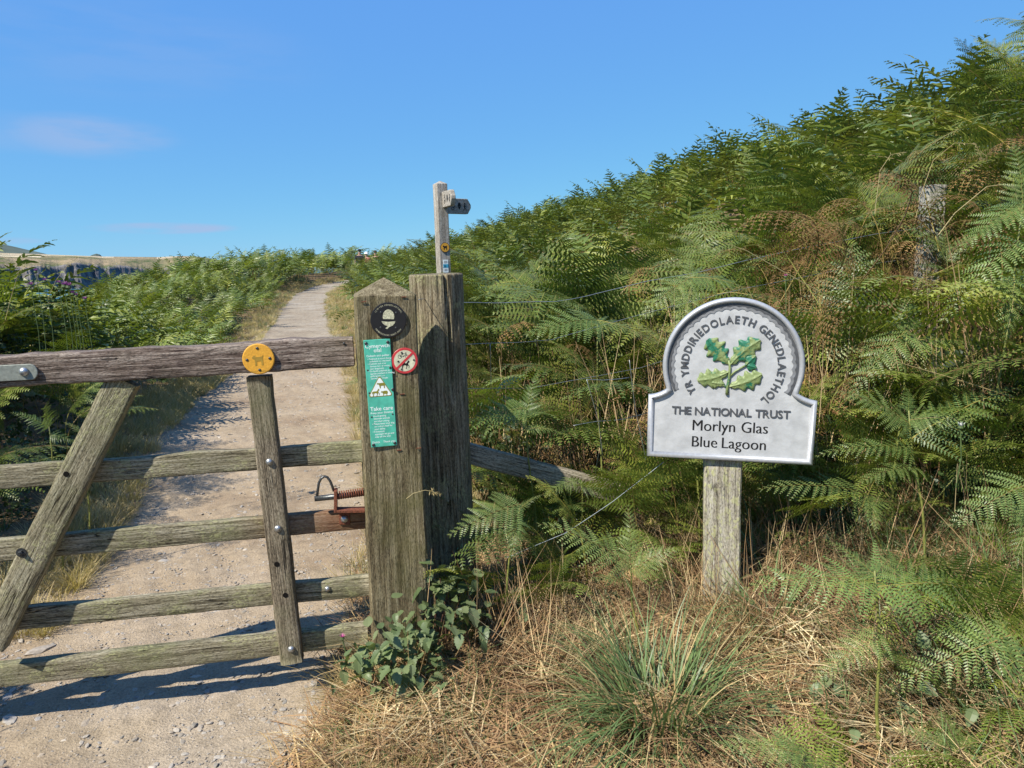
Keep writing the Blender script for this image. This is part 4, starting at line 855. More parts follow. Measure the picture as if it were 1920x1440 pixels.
pl('Diolch    Thank you', -.462, .0098)
tri = [(math.cos(math.radians(a)) , math.sin(math.radians(a))) for a in (90, 210, 330)]
def rtri(s, r, z0, z1, cy):
    pts = []
    for i, a in enumerate((90, 210, 330)):
        cx_, cy_ = s * math.cos(math.radians(a)), s * math.sin(math.radians(a))
        for k in (-60, -20, 20, 60): b_ = math.radians(a + k); pts.append((cx_ + r * math.cos(b_), cy_ + r * math.sin(b_) + cy))
    return extr(pts, z0, z1)
ty = .04 * ph
wt = child_print('warning_triangle', plaq, rtri(.0385, .0055, .003, .0034, ty), M_OLIVE, Matrix()); child_print('white_panel', wt, rtri(.036, .0042, .0034, .0037, ty), M_WHITE, Matrix())
COW = [(-1, .45), (-.9, .62), (-.5, .55), (.7, .6), (.95, .3), (.85, -.1), (.8, -.7), (.6, -.7), (.55, -.1), (-.1, -.15), (-.15, -.7), (-.35, -.7), (-.45, -.05), (-.62, .25), (-.95, .28)]
HORSE = [(.95, .55), (1.0, .72), (.78, 1.0), (.68, .92), (.45, .55), (.3, .35), (-.55, .35), (-.85, .2), (-.95, -.35), (-.8, -.3), (-.7, .0), (-.62, -.3), (-.75, -.95), (-.6, -.95), (-.38, -.3), (-.25, -.12), (.2, -.12), (.35, -.45), (.15, -.9), (.3, -.95), (.5, -.4), (.62, -.1), (.85, -.35), (.8, -.7), (.92, -.72), (1.0, -.3), (.72, .1), (.7, .4), (.85, .45)]
SHEEP = [(-1, .35), (-.75, .6), (-.5, .45), (-.1, .6), (.5, .6), (.85, .35), (.85, -.1), (.65, -.3), (.62, -.75), (.45, -.75), (.42, -.3), (-.2, -.3), (-.25, -.75), (-.42, -.75), (-.45, -.2), (-.6, .1), (-.9, .15)]
child_print('animal_symbols', wt, joinvf([extr(sc2(COW, .0145, .004, ty + .014), .0037, .004), extr(sc2(HORSE, .0135, -.0165, ty - .010), .0037, .004), extr(sc2(SHEEP, .0125, .014, ty - .013), .0037, .004)]), M_OLIVE, Matrix())
# red ring sign: no bicycles, no horses (partly behind the plaque edge)
q = PF(758.5, 676); rd = lk('prohibition_disc', mk('prohibition_disc', *lathe([(.0445, 0), (.0448, .0012), (.044, .0018)], 56), M_RED, link=False), gpost, face_m(q.x, q.z, .0036, math.radians(-2)))
wd_ = child_print('pale_field', rd, lathe([(.0365, .0018), (.0365, .0021)], 48), M_PALE, Matrix())
def strokes(segs_, w, z0, z1):
    out = []
    for (a, b) in segs_:
        dx, dy = b[0] - a[0], b[1] - a[1]; l_ = math.hypot(dx, dy); nx, ny = -dy / l_ * w / 2, dx / l_ * w / 2
        out.append(extr([(a[0] - nx, a[1] - ny), (b[0] - nx, b[1] - ny), (b[0] + nx, b[1] + ny), (a[0] + nx, a[1] + ny)], z0, z1))
    return joinvf(out)
def ringvf(cx_, cy_, r0, r1, z0, z1, n=24):
    V = []; Fc = []
    for k in range(n):
        a = 2 * math.pi * k / n
        for (r_, z_) in ((r0, z0), (r1, z0), (r1, z1), (r0, z1)): V.append((cx_ + r_ * math.cos(a), cy_ + r_ * math.sin(a), z_))
    for k in range(n):
        for j in range(4): Fc.append((k * 4 + j, ((k + 1) % n) * 4 + j, ((k + 1) % n) * 4 + (j + 1) % 4, k * 4 + (j + 1) % 4))
    return V, Fc
bx, by = -.004, .014
child_print('bicycle_symbol', rd, joinvf([ringvf(bx - .0125, by, .0052, .0066, .0021, .0024), ringvf(bx + .0125, by, .0052, .0066, .0021, .0024), strokes([((bx - .0125, by), (bx - .004, by + .010)), ((bx - .004, by + .010), (bx + .0095, by + .0105)), ((bx + .0125, by), (bx + .008, by + .0135)), ((bx - .0125, by), (bx, by)), ((bx, by), (bx + .0095, by + .010)), ((bx, by), (bx - .005, by + .012)), ((bx - .008, by + .0125), (bx - .002, by + .0125)), ((bx + .005, by + .0138), (bx + .010, by + .0138))], .0014, .0021, .0024)]), M_INK, Matrix())
child_print('horse_symbol', rd, joinvf([extr(sc2(HORSE, .0155, .001, -.014), .0021, .0024), extr(sc2([(-.2, 0), (.25, 0), (.2, .5), (.05, .62), (.1, .95), (-.15, .95), (-.15, .6), (-.25, .45)], .009, -.001, -.0085), .0021, .0024)]), M_INK, Matrix())
child_print('red_bar', rd, strokes([((-.027, -.027), (.027, .027))], .0075, .0024, .0029), M_RED, Matrix())
for (a, r_) in ((110, .030), (5, .031), (250, .031), (185, .022)): lk('screw', screw_me, rd, Matrix.Translation((r_ * math.cos(math.radians(a)), r_ * math.sin(math.radians(a)), .0025)) @ Matrix.Scale(.8, 4))
# rusty nail heads on the front of the post
nail_me = mk('nail', *tube([(-.008, 0, 0), (.008, .001, 0)], .0018, 6), M_RUST, link=False)
for (px, py, rr_) in ((682, 566, .1), (757, 557, 0), (754, 739, 0), (748, 844, 0), (785, 840, 0)):
    q = PF(px, py); lk('nail', nail_me, gpost, face_m(q.x, q.z, .0035, rr_))

# ------------------------------------------------------------------ round fence post behind
rp_y = 2.86; rp_t = P(817, 516, rp_y); rp_b = P(846, 1075, rp_y + .02); ax = (rp_t - rp_b).normalized(); rp_r = .104
rpost = empty('round_post', (rp_b - ax * .25), 'stout round weathered timber post behind the square gatepost', 'post')
rx = Vector((1, .1, 0)); rx = (rx - ax * rx.dot(ax)).normalized(); rpost.matrix_basis = frame(rp_b - ax * .25, rx, ax.cross(rx), ax)
def log_mesh(name, H, R, mat, segs=60, n=72, seed=0, split=None):
    V = []; Fc = []
    for i in range(segs + 1):
        z = H * i / segs
        for k in range(n):
            a = 2 * math.pi * k / n; d = .0045 * n3(math.cos(a) * 2, math.sin(a) * 2 + seed, z * 2) + .0022 * n3(math.cos(a) * 9, math.sin(a) * 9, z * 2.5) + .0012 * n3(a * 30, z * 3, 2)
            if split:
                for (sa, wd, z0, dep) in split:
                    da = abs((a - sa - .12 * n3(z * 3, sa, 0) + math.pi) % (2 * math.pi) - math.pi)
                    if da < wd and z > z0: d -= dep * (1 - da / wd) * min(1, (z - z0) / .1)
            V.append(((R + d) * math.cos(a), (R + d) * math.sin(a), z))
    for i in range(segs):
        for k in range(n): Fc.append((i * n + k, i * n + (k + 1) % n, (i + 1) * n + (k + 1) % n, (i + 1) * n + k))
    b = segs * n; V += [(V[b + k][0] * .96, V[b + k][1] * .96, H + .005) for k in range(n)]
    for k in range(n): Fc.append((b + k, b + (k + 1) % n, b + n + (k + 1) % n, b + n + k))
    V.append((0, 0, H + .002)); [Fc.append((b + n + k, b + n + (k + 1) % n, len(V) - 1)) for k in range(n)]
    return mk(name, V, Fc, mat, smooth=False, link=False)
HR = (rp_t - rp_b).length + .25
lk('post_shaft', log_mesh('post_shaft', HR, rp_r, M_ROUND, seed=3, split=[(-1.15, .07, HR - .5, .022), (-1.45, .03, .3, .006), (-1.9, .04, HR - .25, .008), (-.8, .03, HR - .6, .006)]), rpost)

# ------------------------------------------------------------------ finger signpost
sp_y = 5.6; s_t = P(829, 345, sp_y); s_b = P(838, 560, sp_y); ax = (s_t - s_b).normalized(); Hs = 2.3
base = s_t - ax * Hs; sa = math.radians(27); sx_ = Vector((math.cos(sa), math.sin(sa), 0)); sx_ = (sx_ - ax * sx_.dot(ax)).normalized()
spost = empty('finger_signpost', base, 'tall square pale fingerpost with two pointing arms and a yellow dog disc', 'signpost'); spost.matrix_basis = frame(base, sx_, ax.cross(sx_), ax)
lk('post_shaft', post_mesh('post_shaft', Hs, .086, .086, .028, M_SIGNPOST, 20, .0008, 8, .004), spost)
def finger(loc, rz, Ln, Hh=.115, T=.035):
    pts = [(0, -Hh / 2), (Ln - .03, -Hh / 2), (Ln, -.012), (Ln, .012), (Ln - .03, Hh / 2), (0, Hh / 2)]
    v, f = extr(pts, -T / 2, T / 2); o = lk('pointing_arm', mk('pointing_arm', v, f, M_SIGNPOST, link=False), spost, Matrix.Translation(loc) @ Matrix.Rotation(rz, 4, 'Z') @ Matrix.Rotation(math.pi / 2, 4, 'X')); bev(o, .004); return o
WALK = [(-.1, .6), (.12, .62), (.2, .3), (.55, .05), (.48, -.02), (.12, .15), (.08, -.1), (.4, -.45), (.5, -.95), (.34, -.95), (.22, -.5), (-.05, -.2), (-.35, -.95), (-.5, -.92), (-.22, -.15), (-.2, .2), (-.45, .0), (-.5, .08)]
def arm_icons(o, side, L0, flip):
    z0, z1 = (.0176, .0186); M = Matrix() if side > 0 else Matrix.Rotation(math.pi, 4, 'X')
    c = L0 + .062; d = L0 + .115
    for nm, g in (('bicycle_symbol', [ringvf(L0, -.018, .010, .014, z0, z1), ringvf(L0 + .004, .02, .010, .014, z0, z1), strokes([((L0, -.018), (L0 + .02, .0)), ((L0 + .02, 0), (L0 + .004, .02))], .004, z0, z1)]),
                  ('acorn_symbol', [extr([(c + .014 * math.cos(a), .006 + .022 * math.sin(a)) for a in np.linspace(-.3, math.pi + .3, 14)], z0, z1), extr([(c - .017, -.002), (c, -.026), (c + .017, -.002)], z0 + .0002, z1)]),
                  ('walker_symbol', [extr(sc2(WALK, .030, d, -.006), z0, z1), extr([(d + .007 * math.cos(a), .020 + .007 * math.sin(a)) for a in np.linspace(0, 6.28, 12)[:-1]], z0 + .0002, z1)])):
        child_print(nm, o, joinvf(g), M_INK, M)
f1 = finger((.02, .045, Hs - .155), math.radians(13), .25); arm_icons(f1, 1, .075, 1); arm_icons(f1, -1, .075, 1)
f2 = finger((.015, .01, Hs - .115), math.radians(-94), .22); arm_icons(f2, -1, .065, 1); arm_icons(f2, 1, .065, 1)
def SF(px, py):
    d = ray(px, py); o = Vector((0, 0, CAMZ)); ya = spost.matrix_basis.to_3x3().col[1]; t = (base - o).dot(ya) / d.dot(ya); return spost.matrix_basis.inverted() @ (o + d * t)
q = SF(834, 464); yd = lk('waymark_disc', mk('waymark_disc', *lathe([(.037, 0), (.0375, .002), (.037, .004)], 32), M_BLACK, link=False), spost, face_m(q.x, q.z, .002)); child_print('yellow_field', yd, lathe([(.0335, .004), (.0335, .0046)], 32), M_YEL, Matrix())
child_print('dog_symbol', yd, extr(sc2([(x * -1, y) for x, y in DOG][::-1], .019, 0, 0), .0047, .0055), M_INK, Matrix.Scale(-1, 4, (1, 0, 0)))
M_GPR = flat('grey_print', (.4, .42, .42), .5); q = SF(835.5, 499); stk = lk('sticker', mk('sticker', *boxvf(-.021, .021, -.048, .048, 0, .0012), M_WHITE, link=False), spost, face_m(q.x, q.z, .002))
child_print('blue_band', stk, boxvf(-.0208, .0208, -.012, .015, .0013, .0018), M_BLUE, Matrix()); child_print('grey_square', stk, boxvf(-.013, .013, .022, .040, .0013, .0017), M_GPR, Matrix()); child_print('grey_square', stk, boxvf(-.012, .012, -.036, -.020, .0013, .0017), M_GPR, Matrix())
text_child('lettering', stk, 'h', .03, -.004, -.010, .0019, M_INK, ext=.0002, bold=.02)

# ------------------------------------------------------------------ trust sign (omega board)
ZS = 4.234; yaw = math.radians(12.7); TY = 2.60
BC = P(1190 + 738 / ZS, 540 + 1367 / ZS, TY); tx = Vector((math.cos(yaw), -math.sin(yaw), 0)); tn = Vector((-math.sin(yaw), -math.cos(yaw), 0)); tilt = math.radians(-1.3)
X_ = (tx * math.cos(tilt) + UPV * math.sin(tilt)); Z_ = tn; Y_ = Z_.cross(X_)
tpy = .000451 * 1.0
sign = empty('trust_sign', (BC.x, BC.y, hz(BC.x, BC.y)), 'silver omega shaped sign with oak leaf emblem on a lichened wooden post', 'sign')
bpy.context.view_layer.update()
# the post: its front sits just behind the board
pt = BC + tn * -.016; pb = P(1361, 1165, TY); pb.y = TY + .02; sgz = hz(BC.x, BC.y)
pax = Vector((-.012, 0, 1)).normalized(); pxx = (tx * .93 + Vector((0, -.0, 0))).normalized(); pxx = (pxx - pax * pxx.dot(pax)).normalized()
H_ = BC.z + .12 - (sgz - .2); pm = frame(Vector((BC.x - .002, BC.y + .016, sgz - .2)), pxx, pax.cross(pxx), pax)
lk('post_shaft', post_mesh('post_shaft', H_, .136, .075, .003, M_TRUSTPOST, 30, .0025, 12), sign, on(sign, pm))
bm_ = frame(BC, X_, Y_, Z_)
RC = .352; RO = .247
def outline():
    a_end = math.atan2(.262 - RC, .229); pts = [(.295, 0), (.295, .236), (.287, .2365), (.270, .240), (.252, .247), (.2365, .2555)]
    n = 70
    for k in range(n + 1):
        a = a_end + (math.pi - 2 * a_end) * k / n; pts.append((RO * math.cos(a), RC + RO * math.sin(a)))
    pts += [(-x, y) for x, y in pts[5:0:-1]] + [(-.295, .236), (-.295, 0)]
    out = []
    for p in pts:
        if not out or math.hypot(p[0] - out[-1][0], p[1] - out[-1][1]) > 1e-4: out.append(p)
    return out
OL = outline()
def inset(pts, d):
    n = len(pts); out = []
    for i in range(n):
        a, b, c = Vector(pts[i - 1]), Vector(pts[i]), Vector(pts[(i + 1) % n]); e1 = (b - a).normalized(); e2 = (c - b).normalized()
        n1 = Vector((-e1.y, e1.x)); n2 = Vector((-e2.y, e2.x)); m = n1 + n2; m = m / max(.35, m.length_squared) * 2; q = b + m * d; out.append((q.x, q.y))
    return out
v, f = extr(inset(OL, .002), -.010, .001); plate = lk('sign_board', mk('sign_board', v, f, M_SFACE, link=False), sign, on(sign, bm_))
prof = [(0, -.012), (0, .006), (.003, .012), (.009, .0155), (.014, .0145), (.018, .010), (.0195, .004), (.0205, .0005)]
V = []; Fc = []; n = len(OL)
for (d, z) in prof: V += [(x, y, z) for x, y in inset(OL, d)]
for i in range(len(prof) - 1):
    for k in range(n): Fc.append((i * n + k, i * n + (k + 1) % n, (i + 1) * n + (k + 1) % n, (i + 1) * n + k))
Fc.append(tuple(range(n - 1, -1, -1)))
fr_ = child_print('sign_frame', sign, (V, Fc), M_SFRAME, on(sign, bm_), smooth=True)
fr_.matrix_basis = on(sign, bm_)
# inner line round the lower panel and scalloped band, ringed by painted frame shade
V = []; Fc = []; a_end = math.radians(-26); n = 360
for k in range(n + 1):
    a = a_end + (math.pi - 2 * a_end) * k / n; ro = .2255; ri = .2015 + .0062 * abs(math.sin((a - a_end) * 22.3))
    for (r_, z_) in ((ro, .0012), (ro, .0030), (ri, .0030), (ri, .0012)): V.append((r_ * math.cos(a), RC + r_ * math.sin(a), z_))
for k in range(n):
    for j in range(3): Fc.append((k * 4 + j, k * 4 + j + 1, (k + 1) * 4 + j + 1, (k + 1) * 4 + j))
child_print('scalloped_band', plate, (V, Fc), M_SBAND, Matrix())
V = []; Fc = []
for k in range(n + 1):
    a = a_end + (math.pi - 2 * a_end) * k / n; ro = .2258; ri = .2135 + .0045 * abs(math.sin((a - a_end) * 22.3))
    for (r_, z_) in ((ro, .0030), (ro, .0042), (ri, .0042), (ri, .0030)): V.append((r_ * math.cos(a), RC + r_ * math.sin(a), z_))
for k in range(n):
    for j in range(3): Fc.append((k * 4 + j, k * 4 + j + 1, (k + 1) * 4 + j + 1, (k + 1) * 4 + j))
child_print('frame_shade', plate, (V, Fc), M_SLET, Matrix())  # thin dark ring paints the frame's shade onto the band
arc_o = lk('emblem_mount', bpy.data.meshes.new('m'), plate); bpy.data.objects.remove(arc_o)
def arc_text2(txt, size, R, a0, a1, z, mat, **kw):
    adv = []
    for ch in txt:
        if ch == ' ': adv.append(.34); continue
        V, _ = glyph_vf(ch, 1.0); xs_ = [v[0] for v in V]; adv.append(max(xs_) - min(xs_) + .16)
    tot = sum(adv); pos = 0
    for ch, w in zip(txt, adv):
        a = math.radians(a0 + (a1 - a0) * (pos + w / 2) / tot); pos += w
        if ch == ' ': continue
        V, Fc = glyph_vf(ch, size, **kw); mx = (max(v[0] for v in V) + min(v[0] for v in V)) / 2; V = [((v[0] - mx) * .95, v[1], v[2]) for v in V]
        child_print('letter', plate, (V, Fc), mat, Matrix.Translation((R * math.cos(a), RC + R * math.sin(a), z)) @ Matrix.Rotation(a - math.pi / 2, 4, 'Z'))
arc_text2('YR YMDDIRIEDOLAETH GENEDLAETHOL', .0385, .1555, 219, -50, .0028, M_SLET, ext=.0016, bold=.014)
def line_text2(txt, size, y, wid, mat, **kw):
    adv = []
    for ch in txt:
        if ch == ' ': adv.append(.30); continue
        V, _ = glyph_vf(ch, 1.0); xs_ = [v[0] for v in V]; adv.append(max(xs_) - min(xs_) + .13)
    tot = sum(adv); k = wid / tot; pos = 0
    for ch, w in zip(txt, adv):
        x = -wid / 2 + (pos + w / 2) * k; pos += w
        if ch == ' ': continue
        V, Fc = glyph_vf(ch, size, **kw); mx = (max(v[0] for v in V) + min(v[0] for v in V)) / 2; V = [(v[0] - mx, v[1], v[2]) for v in V]
        child_print('letter', plate, (V, Fc), mat, Matrix.Translation((x, y, .0028)))
line_text2('THE NATIONAL TRUST', .0405, .168, .418, M_SLET, ext=.0016, bold=.014)
for w_, x_, y_ in (('Morlyn', -.057, .1075), ('Glas', .087, .1075), ('Blue', -.088, .0455), ('Lagoon', .052, .0455)):
    text_child('lettering', plate, w_, .0595, x_, y_, .0016, M_INK, ext=.0004, sx=.92, contrast=.0030, bold=-.016)
# oak sprig
def oak(base, tip, wd, mat, name='oak_leaf', lobes=4, hgt=.010, bendk=.0):
    b = Vector(base); t = Vector(tip); ax_ = t - b; L_ = ax_.length; ax_ /= L_; nx = Vector((-ax_.y, ax_.x)); m = 34; V = []; Fc = []
    def P2(s, w): q = b + ax_ * (L_ * s) + nx * (w + bendk * L_ * math.sin(math.pi * s)); return q
    rows = []
    for i in range(m + 1):
        s = i / m; env = math.sin(math.pi * min(1, (s * .93 + .03)) ** 1.25) ** .75; lob = .80 + .20 * math.sin(2 * math.pi * lobes * s - .9); w = wd * .66 * env * lob
        row = []
        for (k, zz) in ((-1, .0015), (-.93, .0055), (-.5, .0085 - .003 * (math.sin(2 * math.pi * lobes * s * 1.0 + .6) > .75)), (-.10, .0072), (0, .0062 + .0035), (.10, .0072), (.5, .0085 - .003 * (math.sin(2 * math.pi * lobes * s + .6) > .75)), (.93, .0055), (1, .0015)):
            q = P2(s, k * w); row.append((q.x, q.y, zz))
        rows.append(row)
    for r_ in rows: V += r_
    c = 9
    for i in range(m):
        for k in range(c - 1): Fc.append((i * c + k, i * c + k + 1, (i + 1) * c + k + 1, (i + 1) * c + k)[::-1])
    return child_print(name, plate, (V, Fc), mat, Matrix(), smooth=True)
def Z(zx, zy): u = (zx - 743) * .000462; return (u, (1367 - zy) * .000455 + (zx - 743) * .063 * .00045)
def oakmat(n_, th):
    m, nt, N, L, o = nmat(n_); b = N.new('ShaderNodeBsdfPrincipled'); L.new(b.outputs[0], o.inputs[0]); b.inputs['Roughness'].default_value = .5
    tc = N.new('ShaderNodeTexCoord'); n = noise_n(N, L, tc.outputs['Object'], 28, 5, .6); r = ramp(N, [(th, (.015, .13, .07)), (th + .05, (.15, .20, .07)), (.75, (.26, .31, .13))]); L.new(n.outputs[0], r.inputs[0]); L.new(r.outputs[0], b.inputs['Base Color'])
    n2 = noise_n(N, L, tc.outputs['Object'], 150, 3); L.new(bump_n(N, L, n2.outputs[0], .0012), b.inputs['Normal']); return m
OA = oakmat('oak_paint_worn', .35); OB = oakmat('oak_paint_dark', .46)
oak(Z(712, 575), Z(545, 372), .066, OB); oak(Z(728, 580), Z(938, 392), .066, OB, bendk=.05); oak(Z(715, 640), Z(482, 702), .060, OA, bendk=.06); oak(Z(728, 758), Z(965, 665), .060, OA, bendk=-.05)
oak(Z(690, 735), Z(590, 722), .034, OA, 'oak_bud', 2); oak(Z(838, 590), Z(912, 515), .036, OB, 'acorn', 1); oak(Z(840, 585), Z(922, 612), .030, OB, 'oak_bud', 1)
def flat_tube(pts, r): v, f = tube([(x, y, .0045) for x, y in pts], r, 8); return v, f
child_print('oak_stem', plate, joinvf([flat_tube([Z(712, 545), Z(724, 600), Z(722, 690), Z(712, 760), Z(712, 822)], [.004, .0045, .005, .005, .0062]), flat_tube([Z(722, 680), Z(765, 635), Z(838, 592)], .0034), flat_tube([Z(714, 765), Z(680, 745), Z(640, 730)], .0034)]), OA, Matrix(), smooth=True)

# ------------------------------------------------------------------ fence: leaning rail, wires, far post
fp_t = P(1760, 348, 4.15); fz = hz(fp_t.x, fp_t.y + .1)
M_FPOST = woodmat('bleached_post', (.15, .13, .11), (.27, .25, .21), (.42, .40, .35), 'Z', alg=.1, bump=.004)
fpost = empty('fence_post', (fp_t.x, fp_t.y, fz), 'pale weathered fence post half buried in bracken on the right slope', 'post')
lk('post_shaft', post_mesh('post_shaft', fp_t.z - fz + .3, .115, .10, .012, M_FPOST, 20, .0015, 5, .012), fpost, Matrix.Translation((0, 0, -.3)))
ra = P(868, 848, 2.93); rb = P(1160, 926, 2.99); rl = place_board('fence_rail', ra, rb, Vector((-.15, -1, .1)).normalized(), .085, .04, M_PLANK, seed=9, wob=.004)
tag(rl, 'short weathered wooden rail sloping down from the round post into the bracken', 'rail')
M_WIRE = flat('galvanised_wire', (.36, .38, .38), .45, .7, .4, .15); M_TWINE = flat('pale_twine', (.30, .34, .35), .6, 0, .3, .1)
fence = empty('wire_fence', (rp_b.x, rp_b.y, rp_b.z), 'wire stock fence strung from the round post to the right through the bracken', 'fence')
def fwire(name, pix, r, mat, Y0, Y1, sag=0., par=fence):
    pts = []; n = len(pix)
    for i, (x, y) in enumerate(pix): pts.append(P(x, y, Y0 + (Y1 - Y0) * i / max(1, n - 1)))
    cur = []
    for i in range(n - 1):
        for k in range(6): cur.append(pts[i].lerp(pts[i + 1], k / 6) + Vector((0, 0, .004 * n3(i + k / 6., Y0))))
    cur.append(pts[-1]); v, f = tube(cur, r, 5); v = [Vector(q) - par.location for q in v]
    return lk(name, mk(name, v, f, mat, link=False, smooth=True), par)
wpp = [(785, 562), (800, 560), (825, 566), (868, 568), (930, 568), (1040, 566), (1100, 555), (1210, 528), (1310, 510), (1400, 488), (1520, 462), (1640, 440), (1740, 425)]
fwire('wire', wpp, .0015, M_WIRE, 2.68, 4.1)
fwire('wire', [(872, 646), (940, 643), (1000, 640), (1035, 637), (1200, 590), (1400, 540), (1600, 500), (1740, 480)], .0011, M_WIRE, 2.9, 4.1)
fwire('wire', [(875, 729), (960, 728), (1000, 727), (1200, 690), (1500, 600), (1740, 545)], .0011, M_WIRE, 2.9, 4.1)
fwire('wire', [(1075, 798), (1120, 790), (1170, 786), (1210, 775), (1400, 740)], .0016, M_WIRE, 3.0, 3.3)
fwire('wire', [(1100, 712), (1130, 713), (1180, 708)], .0016, M_WIRE, 2.95, 3.1)
for pts_ in ([(919, 645), (921, 728)], [(1004, 637), (1006, 650)], [(1100, 712), (1122, 788), (1130, 855)], [(1180, 675), (1190, 760), (1215, 880)]):
    fwire('wire', pts_, .0014, M_WIRE, 2.95, 3.0)
tw = empty('loose_wire', PG(950, 1045), 'thin pale loose wire slanting up from the ground behind the sign', 'wire')
bpy.context.view_layer.update(); fwire('wire', [(950, 1046), (1060, 1000), (1150, 940), (1245, 866)], .0011, M_TWINE, 2.72, 2.72, par=tw)

# ------------------------------------------------------------------ edging strips set in the path
M_EDGE = woodmat('edging_timber', (.20, .16, .12), (.33, .27, .21), (.46, .40, .33), 'X', alg=0, bump=.002)
for (a, b, lab, w_) in (((587, 694), (577, 782), 'thin bare timber strip showing in the path beyond the top rail', .035), ((559, 1002), (547, 1092), 'worn timber edging strip showing through the path behind the stile', .05), ((516, 1312), (506, 1395), 'low dark edge of buried timber in the path in front of the gate', .03)):
    p, q = PG(*a), PG(*b); p.z += .012; q.z += .012
    o = place_board('path_edging', p, q, UPV, w_, .05, M_EDGE, seed=3, wob=.004); tag(o, lab, 'edging')

# ------------------------------------------------------------------ larger stones on the path
stones = [(303, 962, .028, 'flat angular stone in the path between the third rail and the second rail'), (390, 1265 + 25, .0, ''), ]
ST = [(303, 961, .030, 'flat pale angular stone lying left of the path middle beyond the gate'), (420, 892, .018, 'small flat stone just below the second rail'), (307, 1057, .022, 'greyish flat stone below the third rail of the gate'), (296, 1090, .015, 'small reddish stone above the fourth rail'), (78, 1228, .045, 'large grey slab like stone at the left edge above the lowest rail'), (20, 1360, .032, 'dark grey rounded stone at the left edge in shade'), (58, 1330, .020, 'grey stone in the shade left of the pale stone'), (162, 1366, .022, 'rounded pale stone alone on the open gravel at lower left'), (440, 1303, .022, 'pale flat stone in front of the lowest rail near the stile'), (368, 1276, .020, 'grey stone half in the shadow of the lowest rail'), (264, 1337, .017, 'bluish grey pebble in the group of stones below the gate'), (250, 1325, .014, 'small pale pebble in the group of stones below the gate'), (376, 1373, .014, 'small bluish pebble alone on the gravel right of centre'), (188, 1373, .013, 'small grey pebble beside the rounded pale stone'), (190, 1320, .015, 'buff pebble left of the group of stones below the gate'), (15, 1315, .025, 'dark stone under the end of the lowest rail at the left edge'), (400, 961, .010, 'small loose chip of stone beyond the third rail'), (535, 1325, .013, 'pale chip of stone right of the stile foot'), (563, 1358, .014, 'pale flat chip at the edge of the grass right of the path')]
for i, (px, py, s_, lab) in enumerate(ST):
    q = PG(px, py); o = lk('stone', NV['pebble'][i % 6]); o.location = (q.x, q.y, hz(q.x, q.y) + .012 + s_ * .12); o.scale = (s_ * 1.15, s_ * .95, s_ * .9); o.rotation_euler = (random.gauss(0, .1), random.gauss(0, .1), random.uniform(0, 6)); tag(o, lab, 'stone', 'loose stones on the path')

# ------------------------------------------------------------------ single ferns standing out from the mass
def blade(seed, wf=.36, npin=14, npl=15, a0=72, a1=108, dr=.28):
    return frond(seed, 0, 1.0, wf, npin, npl, a0, a1, dr, .0055, (FERN_L, FSTEM), .8, .17, .50)
BL = [blade(500), blade(501, .30, 15, 14, 78, 112), blade(502, .42, 13, 16, 66, 104), blade(503, .26, 16, 12, 75, 118)]
stem_cache = {}
def fern(label, foot, top, Y, tips, grp='ferns standing out in front of the bracken', stem=True, Yt=None):
    f_ = P(foot[0], foot[1], Y); t_ = P(top[0], top[1], Yt or Y)
    gz = hz(f_.x, f_.y)
    if f_.z > gz: f_ = Vector((f_.x, f_.y, gz - .02)) if stem else f_
    r = empty('bracken_fern', f_, label, 'fern', grp); bpy.context.view_layer.update()
    ln = (t_ - f_); cur = [f_ + ln * (k / 8) + Vector((.012 * math.sin(k * .9 + foot[0]), 0, 0)) * (k / 8) * (1 - k / 8) * 3 for k in range(9)]
    if stem: v, f = tube([p - f_ for p in cur], [.0055 - .003 * k / 8 for k in range(9)], 7); lk('stem', mk('stem', v, f, M_STEMG, link=False, smooth=True), r)
    for i, tp in enumerate(tips):
        t, px, py, dy = tp[:4]; a = cur[0] + (cur[-1] - cur[0]) * t; a = cur[min(8, int(t * 8))].lerp(cur[min(8, int(t * 8) + 1)], t * 8 - int(t * 8)) if t < 1 else cur[-1]
        b = P(px, py, a.y + dy); d = b - a; L_ = d.length / .94; y = d.normalized(); up = Vector((0, 0, 1)) + Vector((0, -.55, 0)) ; x = y.cross(up).normalized(); z = x.cross(y)
        M = frame(a, x, y, z) @ Matrix.Rotation(random.uniform(-.25, .25), 4, 'Y') @ Matrix.Scale(L_, 4)
        # blade meshes start along +Z/+Y: tip them forward so the chord lies along local +Y
        lk('frond', BL[(i + int(foot[0])) % 4], r, Matrix.Translation(-f_) @ M @ BROT)
M_STEMG = flat('fern_stem', (.19, .20, .05), .5, 0, .35, .2, .0005, 40)
tipv = BL[0].vertices; BROT = Matrix.Rotation(0, 4, 'X')
chord = math.atan2(-.08, 1)                                      # the chord sits close to +Y already
fern('tall fern with a thick green stem at the bottom edge right of the sign post', (1655, 1460), (1640, 1070), 1.72, [(.98, 1545, 1005, .12), (.95, 1400, 1105, .05), (.72, 1520, 1280, -.05), (.93, 1800, 1125, .1), (.97, 1690, 1030, .15)])
fern('yellow green fern with curled tip right of the sign board', (1745, 1075), (1704, 770), 2.45, [(1., 1700, 722, .1), (.93, 1560, 745, .05), (.80, 1535, 845, .0), (.85, 1905, 735, .05), (.7, 1610, 900, -.1), (.95, 1820, 800, -.1)])
fern('fern frond reaching left from the bracken under the right corner of the board', (1665, 1080), (1625, 925), 2.6, [(1., 1432, 908, -.05), (.95, 1640, 1000, -.1), (.9, 1720, 960, .1)])
fern('bright green fern between the loose wire and the sign post', (1200, 1160), (1182, 1060), 2.45, [(1., 1010, 985, .05), (.97, 1180, 948, .1), (.95, 1275, 1035, -.03), (.8, 1110, 1080, -.12)])
